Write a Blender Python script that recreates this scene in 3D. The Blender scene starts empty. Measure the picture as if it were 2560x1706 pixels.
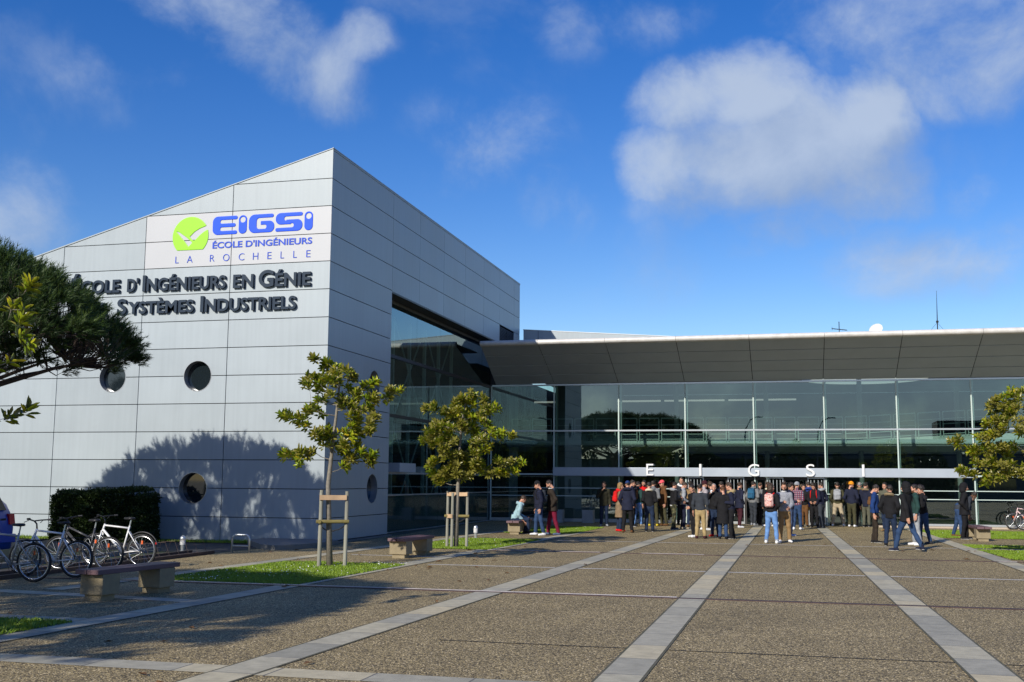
import bpy, bmesh, math, random
import numpy as np
from mathutils import Vector, Matrix

R = math.radians
scene = bpy.context.scene
COL = scene.collection
rng = random.Random(7)
nrng = np.random.default_rng(11)

# ---------------------------------------------------------------- camera
EYE = 1.79
PIT, ROL, YAW, FPX = .12679, -.00681, .24914, 2739.76
FW = np.array([-math.sin(YAW)*math.cos(PIT), math.cos(YAW)*math.cos(PIT), math.sin(PIT)])
_rt = np.array([math.cos(YAW), math.sin(YAW), 0.]); _up = np.cross(_rt, FW)
RT = _rt*math.cos(ROL) - _up*math.sin(ROL)
UP = _up*math.cos(ROL) + _rt*math.sin(ROL)
cam = bpy.data.cameras.new('camera'); cam_o = bpy.data.objects.new('camera', cam); COL.objects.link(cam_o)
cam.sensor_fit = 'HORIZONTAL'; cam.sensor_width = 36.0; cam.lens = FPX/2560*36
cam.clip_start = .1; cam.clip_end = 3000
cam_o.matrix_world = Matrix(((RT[0], UP[0], -FW[0], 0), (RT[1], UP[1], -FW[1], 0), (RT[2], UP[2], -FW[2], EYE), (0, 0, 0, 1)))
scene.camera = cam_o

def ray(x, y):
    return FW + RT*((x-1280)/FPX) - UP*((y-853)/FPX)
def at(x, y):
    """ground point that the photograph's pixel (x, y) looks at"""
    d = ray(x, y); t = -EYE/d[2]
    return d[0]*t, d[1]*t

# ---------------------------------------------------------------- light
SUN_EL = R(28); SUN_AZ = R(20)              # the light travels 20 deg to the right of +Y
TRAVEL = Vector((math.sin(SUN_AZ)*math.cos(SUN_EL), math.cos(SUN_AZ)*math.cos(SUN_EL), -math.sin(SUN_EL)))
sl = bpy.data.lights.new('sun', 'SUN'); sl.energy = 4.9; sl.angle = R(.53); sl.color = (1, .94, .84)
so = bpy.data.objects.new('sun', sl); COL.objects.link(so)
so.rotation_euler = TRAVEL.to_track_quat('-Z', 'Y').to_euler()
scene.view_settings.view_transform = 'Standard'; scene.view_settings.look = 'None'
scene.view_settings.gamma = 1; scene.view_settings.exposure = 0
scene.cycles.use_denoising = True; scene.cycles.denoiser = 'OPENIMAGEDENOISE'; scene.cycles.denoising_input_passes = 'RGB_ALBEDO_NORMAL'; scene.cycles.denoising_prefilter = 'NONE'
scene.cycles.max_bounces = 8; scene.cycles.transparent_max_bounces = 16
scene.cycles.sample_clamp_indirect = 6

world = bpy.data.worlds.new('World'); scene.world = world; world.use_nodes = True
def build_world():
    nt = world.node_tree; N = nt.nodes; L = nt.links; N.clear()
    def nd(t, **k):
        n = N.new(t)
        for a, b in k.items(): setattr(n, a, b)
        return n
    def m(op, a, b=None, c=None, clamp=False):
        n = nd('ShaderNodeMath', operation=op, use_clamp=clamp)
        for i, v in enumerate((a, b, c)):
            if v is None: continue
            if isinstance(v, (int, float)): n.inputs[i].default_value = v
            else: L.new(v, n.inputs[i])
        return n.outputs[0]
    def vm(op, a, b, out=0):
        n = nd('ShaderNodeVectorMath', operation=op)
        for i, v in enumerate((a, b)):
            if v is None: continue
            if isinstance(v, tuple): n.inputs[i].default_value = v
            else: L.new(v, n.inputs[i])
        return n.outputs['Value' if op == 'DOT_PRODUCT' else 0]
    tc = nd('ShaderNodeTexCoord'); P = tc.outputs['Generated']
    sky = nd('ShaderNodeTexSky', sky_type='NISHITA', sun_disc=False)
    sky.sun_elevation = SUN_EL; sky.sun_rotation = R(200); sky.altitude = 20; sky.air_density = 1.0; sky.dust_density = .3; sky.ozone_density = 2.2
    hs = nd('ShaderNodeHueSaturation'); hs.inputs['Saturation'].default_value = SKY_SAT; hs.inputs['Value'].default_value = SKY_VAL; hs.inputs['Hue'].default_value = SKY_HUE
    L.new(sky.outputs[0], hs.inputs['Color'])
    # domain warp so that cloud outlines are ragged
    w1 = nd('ShaderNodeTexNoise'); w1.inputs['Scale'].default_value = 10; w1.inputs['Detail'].default_value = 6; w1.inputs['Roughness'].default_value = .55
    L.new(P, w1.inputs['Vector'])
    wv = vm('SUBTRACT', w1.outputs['Color'], (.5, .5, .5))
    sc = nd('ShaderNodeVectorMath', operation='SCALE'); L.new(wv, sc.inputs[0]); sc.inputs['Scale'].default_value = .062
    Q = vm('ADD', P, sc.outputs[0])
    def blob_field(vec):
        tot = None
        for (cx, cy, rx, ry, rot, st) in CLOUDS:
            if isinstance(cx, tuple):
                c = Vector(cx).normalized()
            else:
                c = Vector(ray(cx, cy)).normalized()
            a = c.cross(Vector((0, 0, 1))).normalized(); b = a.cross(c)
            ca, sa = math.cos(R(rot)), math.sin(R(rot))
            a2 = (a*ca + b*sa)/(rx/FPX); b2 = (b*ca - a*sa)/(ry/FPX)
            u = vm('DOT_PRODUCT', vec, tuple(a2)); v = vm('DOT_PRODUCT', vec, tuple(b2)); f = vm('DOT_PRODUCT', vec, tuple(c))
            r2 = m('MULTIPLY_ADD', v, v, m('MULTIPLY', u, u))
            g = m('SUBTRACT', 1.0, r2, clamp=True)
            g = m('MULTIPLY', m('MULTIPLY', g, st), m('GREATER_THAN', f, 0))
            tot = g if tot is None else m('MAXIMUM', tot, g)
        return tot
    B = blob_field(Q)
    n1 = nd('ShaderNodeTexNoise'); n1.inputs['Scale'].default_value = 9; n1.inputs['Detail'].default_value = 12; n1.inputs['Roughness'].default_value = .62; n1.inputs['Distortion'].default_value = .25
    L.new(P, n1.inputs['Vector'])
    nf = n1.outputs['Fac']
    d = m('ADD', B, m('MULTIPLY', m('SUBTRACT', nf, .5), 2.1))
    rp = nd('ShaderNodeMapRange', interpolation_type='SMOOTHSTEP'); rp.inputs[1].default_value = .02; rp.inputs[2].default_value = 1.15
    L.new(d, rp.inputs[0])
    dens = m('MULTIPLY', rp.outputs[0], m('GREATER_THAN', B, 0.001))
    # fade the density with the blob so the cut at its rim is soft
    soft = m('MULTIPLY', dens, m('MULTIPLY', B, 2.4, clamp=True))
    # thin veil everywhere
    n2 = nd('ShaderNodeTexNoise'); n2.inputs['Scale'].default_value = 4.2; n2.inputs['Detail'].default_value = 8; n2.inputs['Roughness'].default_value = .58; n2.inputs['Distortion'].default_value = .4
    L.new(P, n2.inputs['Vector'])
    r2 = nd('ShaderNodeMapRange', interpolation_type='SMOOTHSTEP'); r2.inputs[1].default_value = .5; r2.inputs[2].default_value = .78; r2.inputs[4].default_value = .42
    L.new(n2.outputs['Fac'], r2.inputs[0])
    alpha = m('MAXIMUM', m('MULTIPLY', soft, .86), r2.outputs[0])
    # lighter towards the sunward side of the cloud: the density a step towards the sun
    off = nd('ShaderNodeVectorMath', operation='ADD'); L.new(Q, off.inputs[0]); s_up = (Vector(-TRAVEL)*.012 + Vector(UP)*.03 - Vector(RT)*.02); off.inputs[1].default_value = tuple(s_up)
    B2 = blob_field(off.outputs[0])
    n3 = nd('ShaderNodeTexNoise'); n3.inputs['Scale'].default_value = 9; n3.inputs['Detail'].default_value = 8; n3.inputs['Roughness'].default_value = .6; n3.inputs['Distortion'].default_value = .25
    off2 = nd('ShaderNodeVectorMath', operation='ADD'); L.new(P, off2.inputs[0]); off2.inputs[1].default_value = tuple(s_up); L.new(off2.outputs[0], n3.inputs['Vector'])
    dd = m('ADD', B2, m('MULTIPLY', m('SUBTRACT', n3.outputs['Fac'], .5), 1.5))
    lit = nd('ShaderNodeMapRange', interpolation_type='SMOOTHSTEP'); lit.inputs[1].default_value = -.55; lit.inputs[2].default_value = .65; lit.inputs[3].default_value = 0; lit.inputs[4].default_value = 1
    L.new(m('SUBTRACT', m('ADD', B, m('MULTIPLY', m('SUBTRACT', nf, .5), 1.5)), dd), lit.inputs[0])
    cm = nd('ShaderNodeMix', data_type='RGBA'); L.new(lit.outputs[0], cm.inputs[0])
    cm.inputs[6].default_value = (*CL_DARK, 1); cm.inputs[7].default_value = (*CL_LIT, 1)
    mix = nd('ShaderNodeMix', data_type='RGBA'); L.new(alpha, mix.inputs[0]); 
    bgs = nd('ShaderNodeVectorMath', operation='SCALE'); L.new(hs.outputs[0], bgs.inputs[0]); bgs.inputs['Scale'].default_value = SKY_STR
    # pale band of air low over the horizon comes with the sky model itself
    L.new(bgs.outputs[0], mix.inputs[6]); L.new(cm.outputs[2], mix.inputs[7])
    bg = nd('ShaderNodeBackground'); bg.inputs['Strength'].default_value = 1.0
    L.new(mix.outputs[2], bg.inputs['Color'])
    out = nd('ShaderNodeOutputWorld'); L.new(bg.outputs[0], out.inputs[0])
SKY_SAT, SKY_VAL, SKY_HUE, SKY_STR = 1.43, 1.13, .519, .12
CL_DARK, CL_LIT = (.32, .42, .61), (.51, .60, .745)
CLOUDS = [  # centre px, radii px, tilt, strength
    (1930, 370, 410, 205, 0, 1.25), (1730, 270, 190, 150, 0, 1.2), (1865, 230, 190, 150, 5, 1.25), (2150, 300, 170, 150, -5, 1.1), (1690, 400, 170, 150, 0, 1.1), (2140, 450, 240, 130, -10, .8),
    (1950, 540, 300, 120, -5, .55), (1720, 500, 190, 110, 0, .5),
    (640, 80, 330, 150, -28, .75), (780, 170, 210, 130, -35, .72), (880, 110, 160, 90, 25, .65), (450, 40, 220, 90, -10, .62),
    (2300, 60, 420, 190, -8, .68), (2450, 160, 220, 180, 0, .6), (2330, 220, 200, 90, -30, .55),
    (40, 560, 200, 170, -25, .95), (200, 180, 190, 110, -30, .36), (400, 200, 140, 70, 10, .28), (1240, 370, 260, 140, 20, .45), (1080, 300, 220, 100, 10, .32), (1380, 500, 170, 120, -40, .5),
    (1420, 70, 130, 130, 30, .36), (1640, 40, 200, 100, 0, .34), (2380, 640, 420, 130, 0, .45), (2400, 500, 120, 80, 0, .45),
    ((-.1, -1, .10), 0, 3200, 620, 0, 1.0), ((-.4, -1, .45), 0, 1500, 700, 10, 1.2), ((.8, -.8, .2), 0, 1600, 420, 8, 1.3), ((-1, -.5, .35), 0, 900, 500, 0, 1.0), ((1, -.2, .4), 0, 600, 300, 0, .7),
]
build_world()

# ---------------------------------------------------------------- helpers
def obj(name, me, mat=None, parent=None, smooth=False):
    o = bpy.data.objects.new(name, me); COL.objects.link(o)
    if mat is not None and not me.materials: me.materials.append(mat)
    if smooth:
        me.shade_smooth()
    if parent is not None: o.parent = parent
    return o
def tag(o, label=None, cat=None, group=None, kind=None):
    if label: o['label'] = label
    if cat: o['category'] = cat
    if group: o['group'] = group
    if kind: o['kind'] = kind
    return o
def thing(name, label, cat, loc=(0, 0, 0), rz=0, group=None):
    o = bpy.data.objects.new(name, None); COL.objects.link(o); o.empty_display_size = .2
    o.location = loc; o.rotation_euler = (0, 0, rz)
    return tag(o, label, cat, group)
def kids(o): return [c for c in bpy.data.objects if c.parent == o]
def copy_tree(o, loc, rz, label, parent=None):
    c = o.copy(); COL.objects.link(c)
    if parent is None:
        c.location = loc; c.rotation_euler = (0, 0, rz); c['label'] = label
    else: c.parent = parent
    for k in kids(o): copy_tree(k, None, None, None, c)
    return c

class MB:
    """collects simple solids into one mesh"""
    def __init__(s): s.v = []; s.f = []
    def add(s, vs, fs):
        n = len(s.v); s.v += [tuple(p) for p in vs]; s.f += [tuple(i+n for i in f) for f in fs]; return s
    def box(s, x0, y0, z0, x1, y1, z1):
        return s.add([(x0,y0,z0),(x1,y0,z0),(x1,y1,z0),(x0,y1,z0),(x0,y0,z1),(x1,y0,z1),(x1,y1,z1),(x0,y1,z1)],
                     [(0,3,2,1),(4,5,6,7),(0,1,5,4),(1,2,6,5),(2,3,7,6),(3,0,4,7)])
    def hexa(s, p):   # 8 points, bottom loop then top loop
        return s.add(p, [(0,3,2,1),(4,5,6,7),(0,1,5,4),(1,2,6,5),(2,3,7,6),(3,0,4,7)])
    def bar(s, a, b, w, h=None, up=(0,0,1)):
        h = h or w; a = Vector(a); b = Vector(b); d = (b-a).normalized(); u = Vector(up)
        if abs(d.dot(u)) > .95: u = Vector((0,1,0))
        x = d.cross(u).normalized()*w/2; z = x.cross(d).normalized()*h/2
        return s.hexa([a-x-z, a+x-z, b+x-z, b-x-z, a-x+z, a+x+z, b+x+z, b-x+z])
    def tube(s, pts, r, n=10, caps=True):
        pts = [Vector(p) for p in pts]
        rs = r if isinstance(r, (list, tuple)) else [r]*len(pts)
        ref = Vector((.31, .17, 1)).normalized(); base = len(s.v)
        for i, p in enumerate(pts):
            d = (pts[min(i+1, len(pts)-1)]-pts[max(i-1, 0)]).normalized()
            q = ref if abs(d.dot(ref)) < .93 else Vector((1, .2, .1)).normalized()
            x = d.cross(q).normalized(); y = d.cross(x)
            for k in range(n):
                a = 2*math.pi*k/n; s.v.append(tuple(p+(x*math.cos(a)+y*math.sin(a))*rs[i]))
        for i in range(len(pts)-1):
            for k in range(n):
                a = base+i*n+k; b = base+i*n+(k+1) % n
                s.f.append((a, a+n, b+n, b))
        if caps:
            s.f.append(tuple(base+k for k in range(n)))
            s.f.append(tuple(base+(len(pts)-1)*n+k for k in reversed(range(n))))
        return s
    def ring(s, c, R_, r, axis='y', n=36, k=8, a0=0, a1=2*math.pi):
        full = abs(a1-a0-2*math.pi) < 1e-6; base = len(s.v); m_ = n if full else n+1
        for i in range(m_):
            t = a0+(a1-a0)*i/n; ct, st = math.cos(t), math.sin(t)
            for j in range(k):
                p = 2*math.pi*j/k; q = R_+r*math.cos(p); w = r*math.sin(p)
                if axis == 'y': v = (c[0]+q*ct, c[1]+w, c[2]+q*st)
                elif axis == 'x': v = (c[0]+w, c[1]+q*ct, c[2]+q*st)
                else: v = (c[0]+q*ct, c[1]+q*st, c[2]+w)
                s.v.append(v)
        for i in range(n):
            for j in range(k):
                a = base+i*k+j; b = base+i*k+(j+1) % k; i2 = (i+1) % m_
                s.f.append((a, base+i2*k+j, base+i2*k+(j+1) % k, b))
        return s
    def lathe(s, prof, c=(0,0,0), n=24):
        base = len(s.v)
        for r, z in prof:
            for k in range(n):
                a = 2*math.pi*k/n; s.v.append((c[0]+r*math.cos(a), c[1]+r*math.sin(a), c[2]+z))
        for i in range(len(prof)-1):
            for k in range(n):
                a = base+i*n+k; b = base+i*n+(k+1) % n; s.f.append((a, b, b+n, a+n))
        s.f.append(tuple(base+k for k in reversed(range(n)))); s.f.append(tuple(base+(len(prof)-1)*n+k for k in range(n)))
        return s
    def prism(s, poly, axis, a, b):
        """poly in the two other axes, extruded along axis from a to b"""
        n = len(poly); mk = {'y': lambda p, t: (p[0], t, p[1]), 'x': lambda p, t: (t, p[0], p[1]), 'z': lambda p, t: (p[0], p[1], t)}[axis]
        return s.add([mk(p, a) for p in poly]+[mk(p, b) for p in poly],
                     [tuple(range(n)), tuple(reversed(range(n, 2*n)))]+[(i, i+n, (i+1) % n+n, (i+1) % n) for i in range(n)])
    def mesh(s, name, bevel=0):
        me = bpy.data.meshes.new(name); me.from_pydata(s.v, [], s.f)
        bm = bmesh.new(); bm.from_mesh(me); bmesh.ops.recalc_face_normals(bm, faces=bm.faces)
        if bevel: bmesh.ops.bevel(bm, geom=[e for e in bm.edges if len(e.link_faces) == 2 and e.calc_face_angle(0) > .6], offset=bevel, segments=2, affect='EDGES', profile=.6)
        bm.to_mesh(me); bm.free(); return me
    def build(s, name, mat, parent=None, smooth=False, bevel=0):
        return obj(name, s.mesh(name, bevel), mat, parent, smooth)

def np_mesh(name, V, F):
    """fast mesh from arrays; F is (n,3) or (n,4)"""
    me = bpy.data.meshes.new(name); V = np.asarray(V, np.float32); F = np.asarray(F, np.int32)
    me.vertices.add(len(V)); me.vertices.foreach_set('co', V.ravel())
    k = F.shape[1]; me.loops.add(F.size); me.loops.foreach_set('vertex_index', F.ravel())
    me.polygons.add(len(F)); me.polygons.foreach_set('loop_start', np.arange(0, F.size, k, dtype=np.int32))
    me.update(calc_edges=True); me.validate(); return me

# ---------------------------------------------------------------- materials
def mat(name, color, rough=.6, metal=0., var=0., vscale=3., bump=0., bscale=60., spec=.5, stretch=None, var2=None, coat=0., island=0.):
    m = bpy.data.materials.new(name); m.use_nodes = True; nt = m.node_tree; N = nt.nodes; L = nt.links
    b = N['Principled BSDF']; b.inputs['Base Color'].default_value = (*color, 1); b.inputs['Roughness'].default_value = rough
    b.inputs['Metallic'].default_value = metal; b.inputs['Specular IOR Level'].default_value = spec; b.inputs['Coat Weight'].default_value = coat
    tc = N.new('ShaderNodeTexCoord'); src = tc.outputs['Object']
    if stretch:
        mp = N.new('ShaderNodeMapping'); mp.inputs['Scale'].default_value = stretch; L.new(src, mp.inputs[0]); src = mp.outputs[0]
    if var:
        n = N.new('ShaderNodeTexNoise'); n.inputs['Scale'].default_value = vscale; n.inputs['Detail'].default_value = 6; n.inputs['Roughness'].default_value = .6; L.new(src, n.inputs['Vector'])
        r = N.new('ShaderNodeMapRange'); r.inputs[1].default_value = .3; r.inputs[2].default_value = .7; L.new(n.outputs['Fac'], r.inputs[0])
        x = N.new('ShaderNodeMix'); x.data_type = 'RGBA'
        lo = var2 if var2 else tuple(c*(1-var) for c in color); hi = color if var2 else tuple(min(1, c*(1+var)) for c in color)
        x.inputs[6].default_value = (*lo, 1); x.inputs[7].default_value = (*hi, 1)
        L.new(r.outputs[0], x.inputs[0]); L.new(x.outputs[2], b.inputs['Base Color'])
        rr = N.new('ShaderNodeMapRange'); rr.inputs[3].default_value = max(0, rough-.12); rr.inputs[4].default_value = min(1, rough+.12); L.new(n.outputs['Fac'], rr.inputs[0]); L.new(rr.outputs[0], b.inputs['Roughness'])
    if island:      # every separate panel a slightly different tone, with faint rain streaks
        g = N.new('ShaderNodeNewGeometry'); r = N.new('ShaderNodeMapRange'); r.inputs[3].default_value = 1-island; r.inputs[4].default_value = 1+island*.6; L.new(g.outputs['Random Per Island'], r.inputs[0])
        mp = N.new('ShaderNodeMapping'); mp.inputs['Scale'].default_value = (5, 5, .22); L.new(tc.outputs['Object'], mp.inputs[0])
        n = N.new('ShaderNodeTexNoise'); n.inputs['Scale'].default_value = 1.6; n.inputs['Detail'].default_value = 5; L.new(mp.outputs[0], n.inputs['Vector'])
        r2 = N.new('ShaderNodeMapRange'); r2.inputs[1].default_value = .3; r2.inputs[2].default_value = .6; r2.inputs[3].default_value = .95; r2.inputs[4].default_value = 1.01; L.new(n.outputs['Fac'], r2.inputs[0])
        k = N.new('ShaderNodeMath'); k.operation = 'MULTIPLY'; L.new(r.outputs[0], k.inputs[0]); L.new(r2.outputs[0], k.inputs[1])
        x = N.new('ShaderNodeVectorMath'); x.operation = 'SCALE'; L.new(b.inputs['Base Color'].links[0].from_socket, x.inputs[0]); L.new(k.outputs[0], x.inputs['Scale']); L.new(x.outputs[0], b.inputs['Base Color'])
    if bump:
        n = N.new('ShaderNodeTexNoise'); n.inputs['Scale'].default_value = bscale; n.inputs['Detail'].default_value = 4; L.new(src, n.inputs['Vector'])
        bp = N.new('ShaderNodeBump'); bp.inputs['Strength'].default_value = bump; bp.inputs['Distance'].default_value = .02; L.new(n.outputs['Fac'], bp.inputs['Height']); L.new(bp.outputs[0], b.inputs['Normal'])
    return m
M = {}
M['panel'] = mat('pale_metal_panel', (.36, .41, .435), .42, 0, .035, .7, .012, 1.2, .5, island=.05)
M['panel_white'] = mat('white_panel', (.465, .475, .49), .45, 0, .03, .8)
M['seam'] = mat('dark_backing', (.012, .013, .015), .8)
M['reveal'] = mat('brushed_reveal', (.42, .44, .46), .3, .6)
M['dark_glass'] = mat('dark_window_glass', (.012, .018, .022), .03, 0, spec=.9)
M['louvre'] = mat('slate_louvre', (.07, .09, .12), .5)
M['brown'] = mat('bronze_trim', (.035, .03, .027), .45)
M['soffit'] = mat('grey_soffit_panel', (.39, .435, .475), .5, 0, .06, .9)
M['gutter'] = mat('pale_gutter_metal', (.62, .60, .56), .4, 0, .14, 3.5)
M['roof'] = mat('roof_membrane', (.35, .35, .34), .8, 0, .1, 1)
M['steel'] = mat('pale_green_steel', (.50, .60, .56), .4, .1)
M['alu'] = mat('aluminium', (.62, .65, .66), .3, .7)
M['beam'] = mat('pale_blue_lintel', (.42, .47, .53), .35, .2, .04, 1.2)
M['white'] = mat('white_paint', (.80, .80, .79), .4)
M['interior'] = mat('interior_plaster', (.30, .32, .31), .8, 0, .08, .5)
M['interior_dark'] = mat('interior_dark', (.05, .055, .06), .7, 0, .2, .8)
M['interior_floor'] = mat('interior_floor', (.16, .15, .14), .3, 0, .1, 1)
M['parapet'] = mat('balcony_paint', (.60, .68, .63), .5)
M['navy'] = mat('navy_letter_paint', (.010, .026, .050), .55, 0, spec=.25)
M['blue'] = mat('blue_logo_vinyl', (.018, .095, .82), .5, spec=.2)
M['lime'] = mat('lime_logo_vinyl', (.32, .72, .03), .45, spec=.3)
M['blue_soft'] = mat('blue_text_vinyl', (.03, .085, .55), .5, spec=.2)

def glass_mat(name, tint, ior, rough=0.):
    m = bpy.data.materials.new(name); m.use_nodes = True; nt = m.node_tree; N = nt.nodes; L = nt.links; N.clear()
    t = N.new('ShaderNodeBsdfTransparent'); t.inputs[0].default_value = (*tint, 1)
    g = N.new('ShaderNodeBsdfGlossy'); g.inputs['Roughness'].default_value = rough; g.inputs['Color'].default_value = (.80, .95, .94, 1)
    tc = N.new('ShaderNodeTexCoord'); n = N.new('ShaderNodeTexNoise'); n.inputs['Scale'].default_value = .35; n.inputs['Detail'].default_value = 2; L.new(tc.outputs['Object'], n.inputs['Vector'])
    bp = N.new('ShaderNodeBump'); bp.inputs['Strength'].default_value = .10; bp.inputs['Distance'].default_value = .02; L.new(n.outputs['Fac'], bp.inputs['Height'])
    L.new(bp.outputs[0], g.inputs['Normal'])
    lw = N.new('ShaderNodeLayerWeight'); lw.inputs[0].default_value = .5
    pw = N.new('ShaderNodeMath'); pw.operation = 'POWER'; L.new(lw.outputs['Facing'], pw.inputs[0]); pw.inputs[1].default_value = 4.5
    f0 = ((ior-1)/(ior+1))**2
    f = N.new('ShaderNodeMath'); f.operation = 'MULTIPLY_ADD'; L.new(pw.outputs[0], f.inputs[0]); f.inputs[1].default_value = .9-f0; f.inputs[2].default_value = f0
    x = N.new('ShaderNodeMixShader'); L.new(f.outputs[0], x.inputs[0]); L.new(t.outputs[0], x.inputs[1]); L.new(g.outputs[0], x.inputs[2])
    o = N.new('ShaderNodeOutputMaterial'); L.new(x.outputs[0], o.inputs[0]); return m
M['glass'] = glass_mat('green_tinted_glass', (.52, .65, .61), 2.7)
M['glass_clear'] = glass_mat('door_glass', (.45, .52, .52), 1.7)

def gravel_mat():
    m = bpy.data.materials.new('exposed_aggregate'); m.use_nodes = True; nt = m.node_tree; N = nt.nodes; L = nt.links; b = N['Principled BSDF']
    tc = N.new('ShaderNodeTexCoord'); P = tc.outputs['Object']
    v = N.new('ShaderNodeTexVoronoi'); v.inputs['Scale'].default_value = 60; L.new(P, v.inputs['Vector'])
    sep = N.new('ShaderNodeSeparateColor'); L.new(v.outputs['Color'], sep.inputs[0])
    cr = N.new('ShaderNodeValToRGB'); e = cr.color_ramp.elements
    e[0].position = 0; e[0].color = (.12, .09, .045, 1); e[1].position = 1; e[1].color = (.90, .72, .44, 1)
    for p, c in ((.25, (.24, .185, .095)), (.5, (.375, .287, .132)), (.72, (.475, .36, .17)), (.86, (.30, .24, .14)), (.93, (.62, .49, .25))):
        k = e.new(p); k.color = (*c, 1)
    L.new(sep.outputs[0], cr.inputs[0])
    # dark mortar between the pebbles
    mr = N.new('ShaderNodeMapRange'); mr.inputs[1].default_value = .32; mr.inputs[2].default_value = .70; mr.inputs[3].default_value = 1.3; mr.inputs[4].default_value = .30; L.new(v.outputs['Distance'], mr.inputs[0])
    mul = N.new('ShaderNodeMix'); mul.data_type = 'RGBA'; mul.blend_type = 'MULTIPLY'; mul.inputs[0].default_value = 1; L.new(cr.outputs[0], mul.inputs[6]); L.new(mr.outputs[0], mul.inputs[7])
    # big soft stains
    n = N.new('ShaderNodeTexNoise'); n.inputs['Scale'].default_value = .55; n.inputs['Detail'].default_value = 7; n.inputs['Roughness'].default_value = .65; L.new(P, n.inputs['Vector'])
    r2 = N.new('ShaderNodeMapRange'); r2.inputs[1].default_value = .3; r2.inputs[2].default_value = .7; r2.inputs[3].default_value = .86; r2.inputs[4].default_value = 1.20; L.new(n.outputs['Fac'], r2.inputs[0])
    m2 = N.new('ShaderNodeMix'); m2.data_type = 'RGBA'; m2.blend_type = 'MULTIPLY'; m2.inputs[0].default_value = 1; L.new(mul.outputs[2], m2.inputs[6]); L.new(r2.outputs[0], m2.inputs[7])
    L.new(m2.outputs[2], b.inputs['Base Color']); b.inputs['Roughness'].default_value = .75; b.inputs['Specular IOR Level'].default_value = .35
    bp = N.new('ShaderNodeBump'); bp.inputs['Strength'].default_value = .55; bp.inputs['Distance'].default_value = .01; bp.invert = True; L.new(v.outputs['Distance'], bp.inputs['Height']); L.new(bp.outputs[0], b.inputs['Normal'])
    return m
M['gravel'] = gravel_mat()

def stone_mat(name, axis):
    """pale paving slabs laid in a row: every slab has its own tone"""
    m = bpy.data.materials.new(name); m.use_nodes = True; nt = m.node_tree; N = nt.nodes; L = nt.links; b = N['Principled BSDF']
    tc = N.new('ShaderNodeTexCoord'); P = tc.outputs['Object']
    sp = N.new('ShaderNodeSeparateXYZ'); L.new(P, sp.inputs[0])
    dv = N.new('ShaderNodeMath'); dv.operation = 'DIVIDE'; L.new(sp.outputs[axis], dv.inputs[0]); dv.inputs[1].default_value = .95
    fl = N.new('ShaderNodeMath'); fl.operation = 'FLOOR'; L.new(dv.outputs[0], fl.inputs[0])
    wn = N.new('ShaderNodeTexWhiteNoise'); wn.noise_dimensions = '2D'; cb = N.new('ShaderNodeCombineXYZ'); L.new(fl.outputs[0], cb.inputs[0])
    oi = N.new('ShaderNodeObjectInfo'); L.new(oi.outputs['Random'], cb.inputs[1]); L.new(cb.outputs[0], wn.inputs['Vector'])
    cr = N.new('ShaderNodeValToRGB'); e = cr.color_ramp.elements; e[0].color = (.345, .325, .25, 1); e[1].color = (.60, .51, .32, 1)
    k = e.new(.45); k.color = (.455, .42, .315, 1); k = e.new(.7); k.color = (.515, .465, .325, 1)
    L.new(wn.outputs['Value'], cr.inputs[0])
    n = N.new('ShaderNodeTexNoise'); n.inputs['Scale'].default_value = 5; n.inputs['Detail'].default_value = 8; n.inputs['Roughness'].default_value = .65; L.new(P, n.inputs['Vector'])
    r = N.new('ShaderNodeMapRange'); r.inputs[1].default_value = .28; r.inputs[2].default_value = .65; r.inputs[3].default_value = .72; r.inputs[4].default_value = 1.06; L.new(n.outputs['Fac'], r.inputs[0])
    x = N.new('ShaderNodeMix'); x.data_type = 'RGBA'; x.blend_type = 'MULTIPLY'; x.inputs[0].default_value = 1; L.new(cr.outputs[0], x.inputs[6]); L.new(r.outputs[0], x.inputs[7])
    fr = N.new('ShaderNodeMath'); fr.operation = 'FRACT'; L.new(dv.outputs[0], fr.inputs[0])
    jn = N.new('ShaderNodeMath'); jn.operation = 'LESS_THAN'; L.new(fr.outputs[0], jn.inputs[0]); jn.inputs[1].default_value = .022
    y = N.new('ShaderNodeMix'); y.data_type = 'RGBA'; L.new(jn.outputs[0], y.inputs[0]); L.new(x.outputs[2], y.inputs[6]); y.inputs[7].default_value = (.16, .15, .13, 1)
    L.new(y.outputs[2], b.inputs['Base Color']); b.inputs['Roughness'].default_value = .7
    bp = N.new('ShaderNodeBump'); bp.inputs['Strength'].default_value = .15; bp.inputs['Distance'].default_value = .01; L.new(n.outputs['Fac'], bp.inputs['Height']); L.new(bp.outputs[0], b.inputs['Normal'])
    return m
M['slab_y'] = stone_mat('paving_slabs_lengthwise', 1); M['slab_x'] = stone_mat('paving_slabs_crosswise', 0)
M['asphalt'] = mat('old_asphalt', (.055, .055, .055), .85, 0, .2, 2, .3, 120)
M['earth'] = mat('lawn_soil', (.035, .05, .015), .9, 0, .3, 6, .3, 40)
M['drain'] = mat('rusty_drain_grate', (.075, .045, .038), .6, .2, .3, 9)
M['drain_glint'] = mat('painted_drain_glint', (.62, .56, .52), .45, .1, .2, 5)
M['kerb'] = mat('grey_concrete', (.17, .17, .165), .8, 0, .12, 4, .2, 40)
M['far_ground'] = mat('far_ground', (.10, .11, .07), .9, 0, .3, .05)
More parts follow.
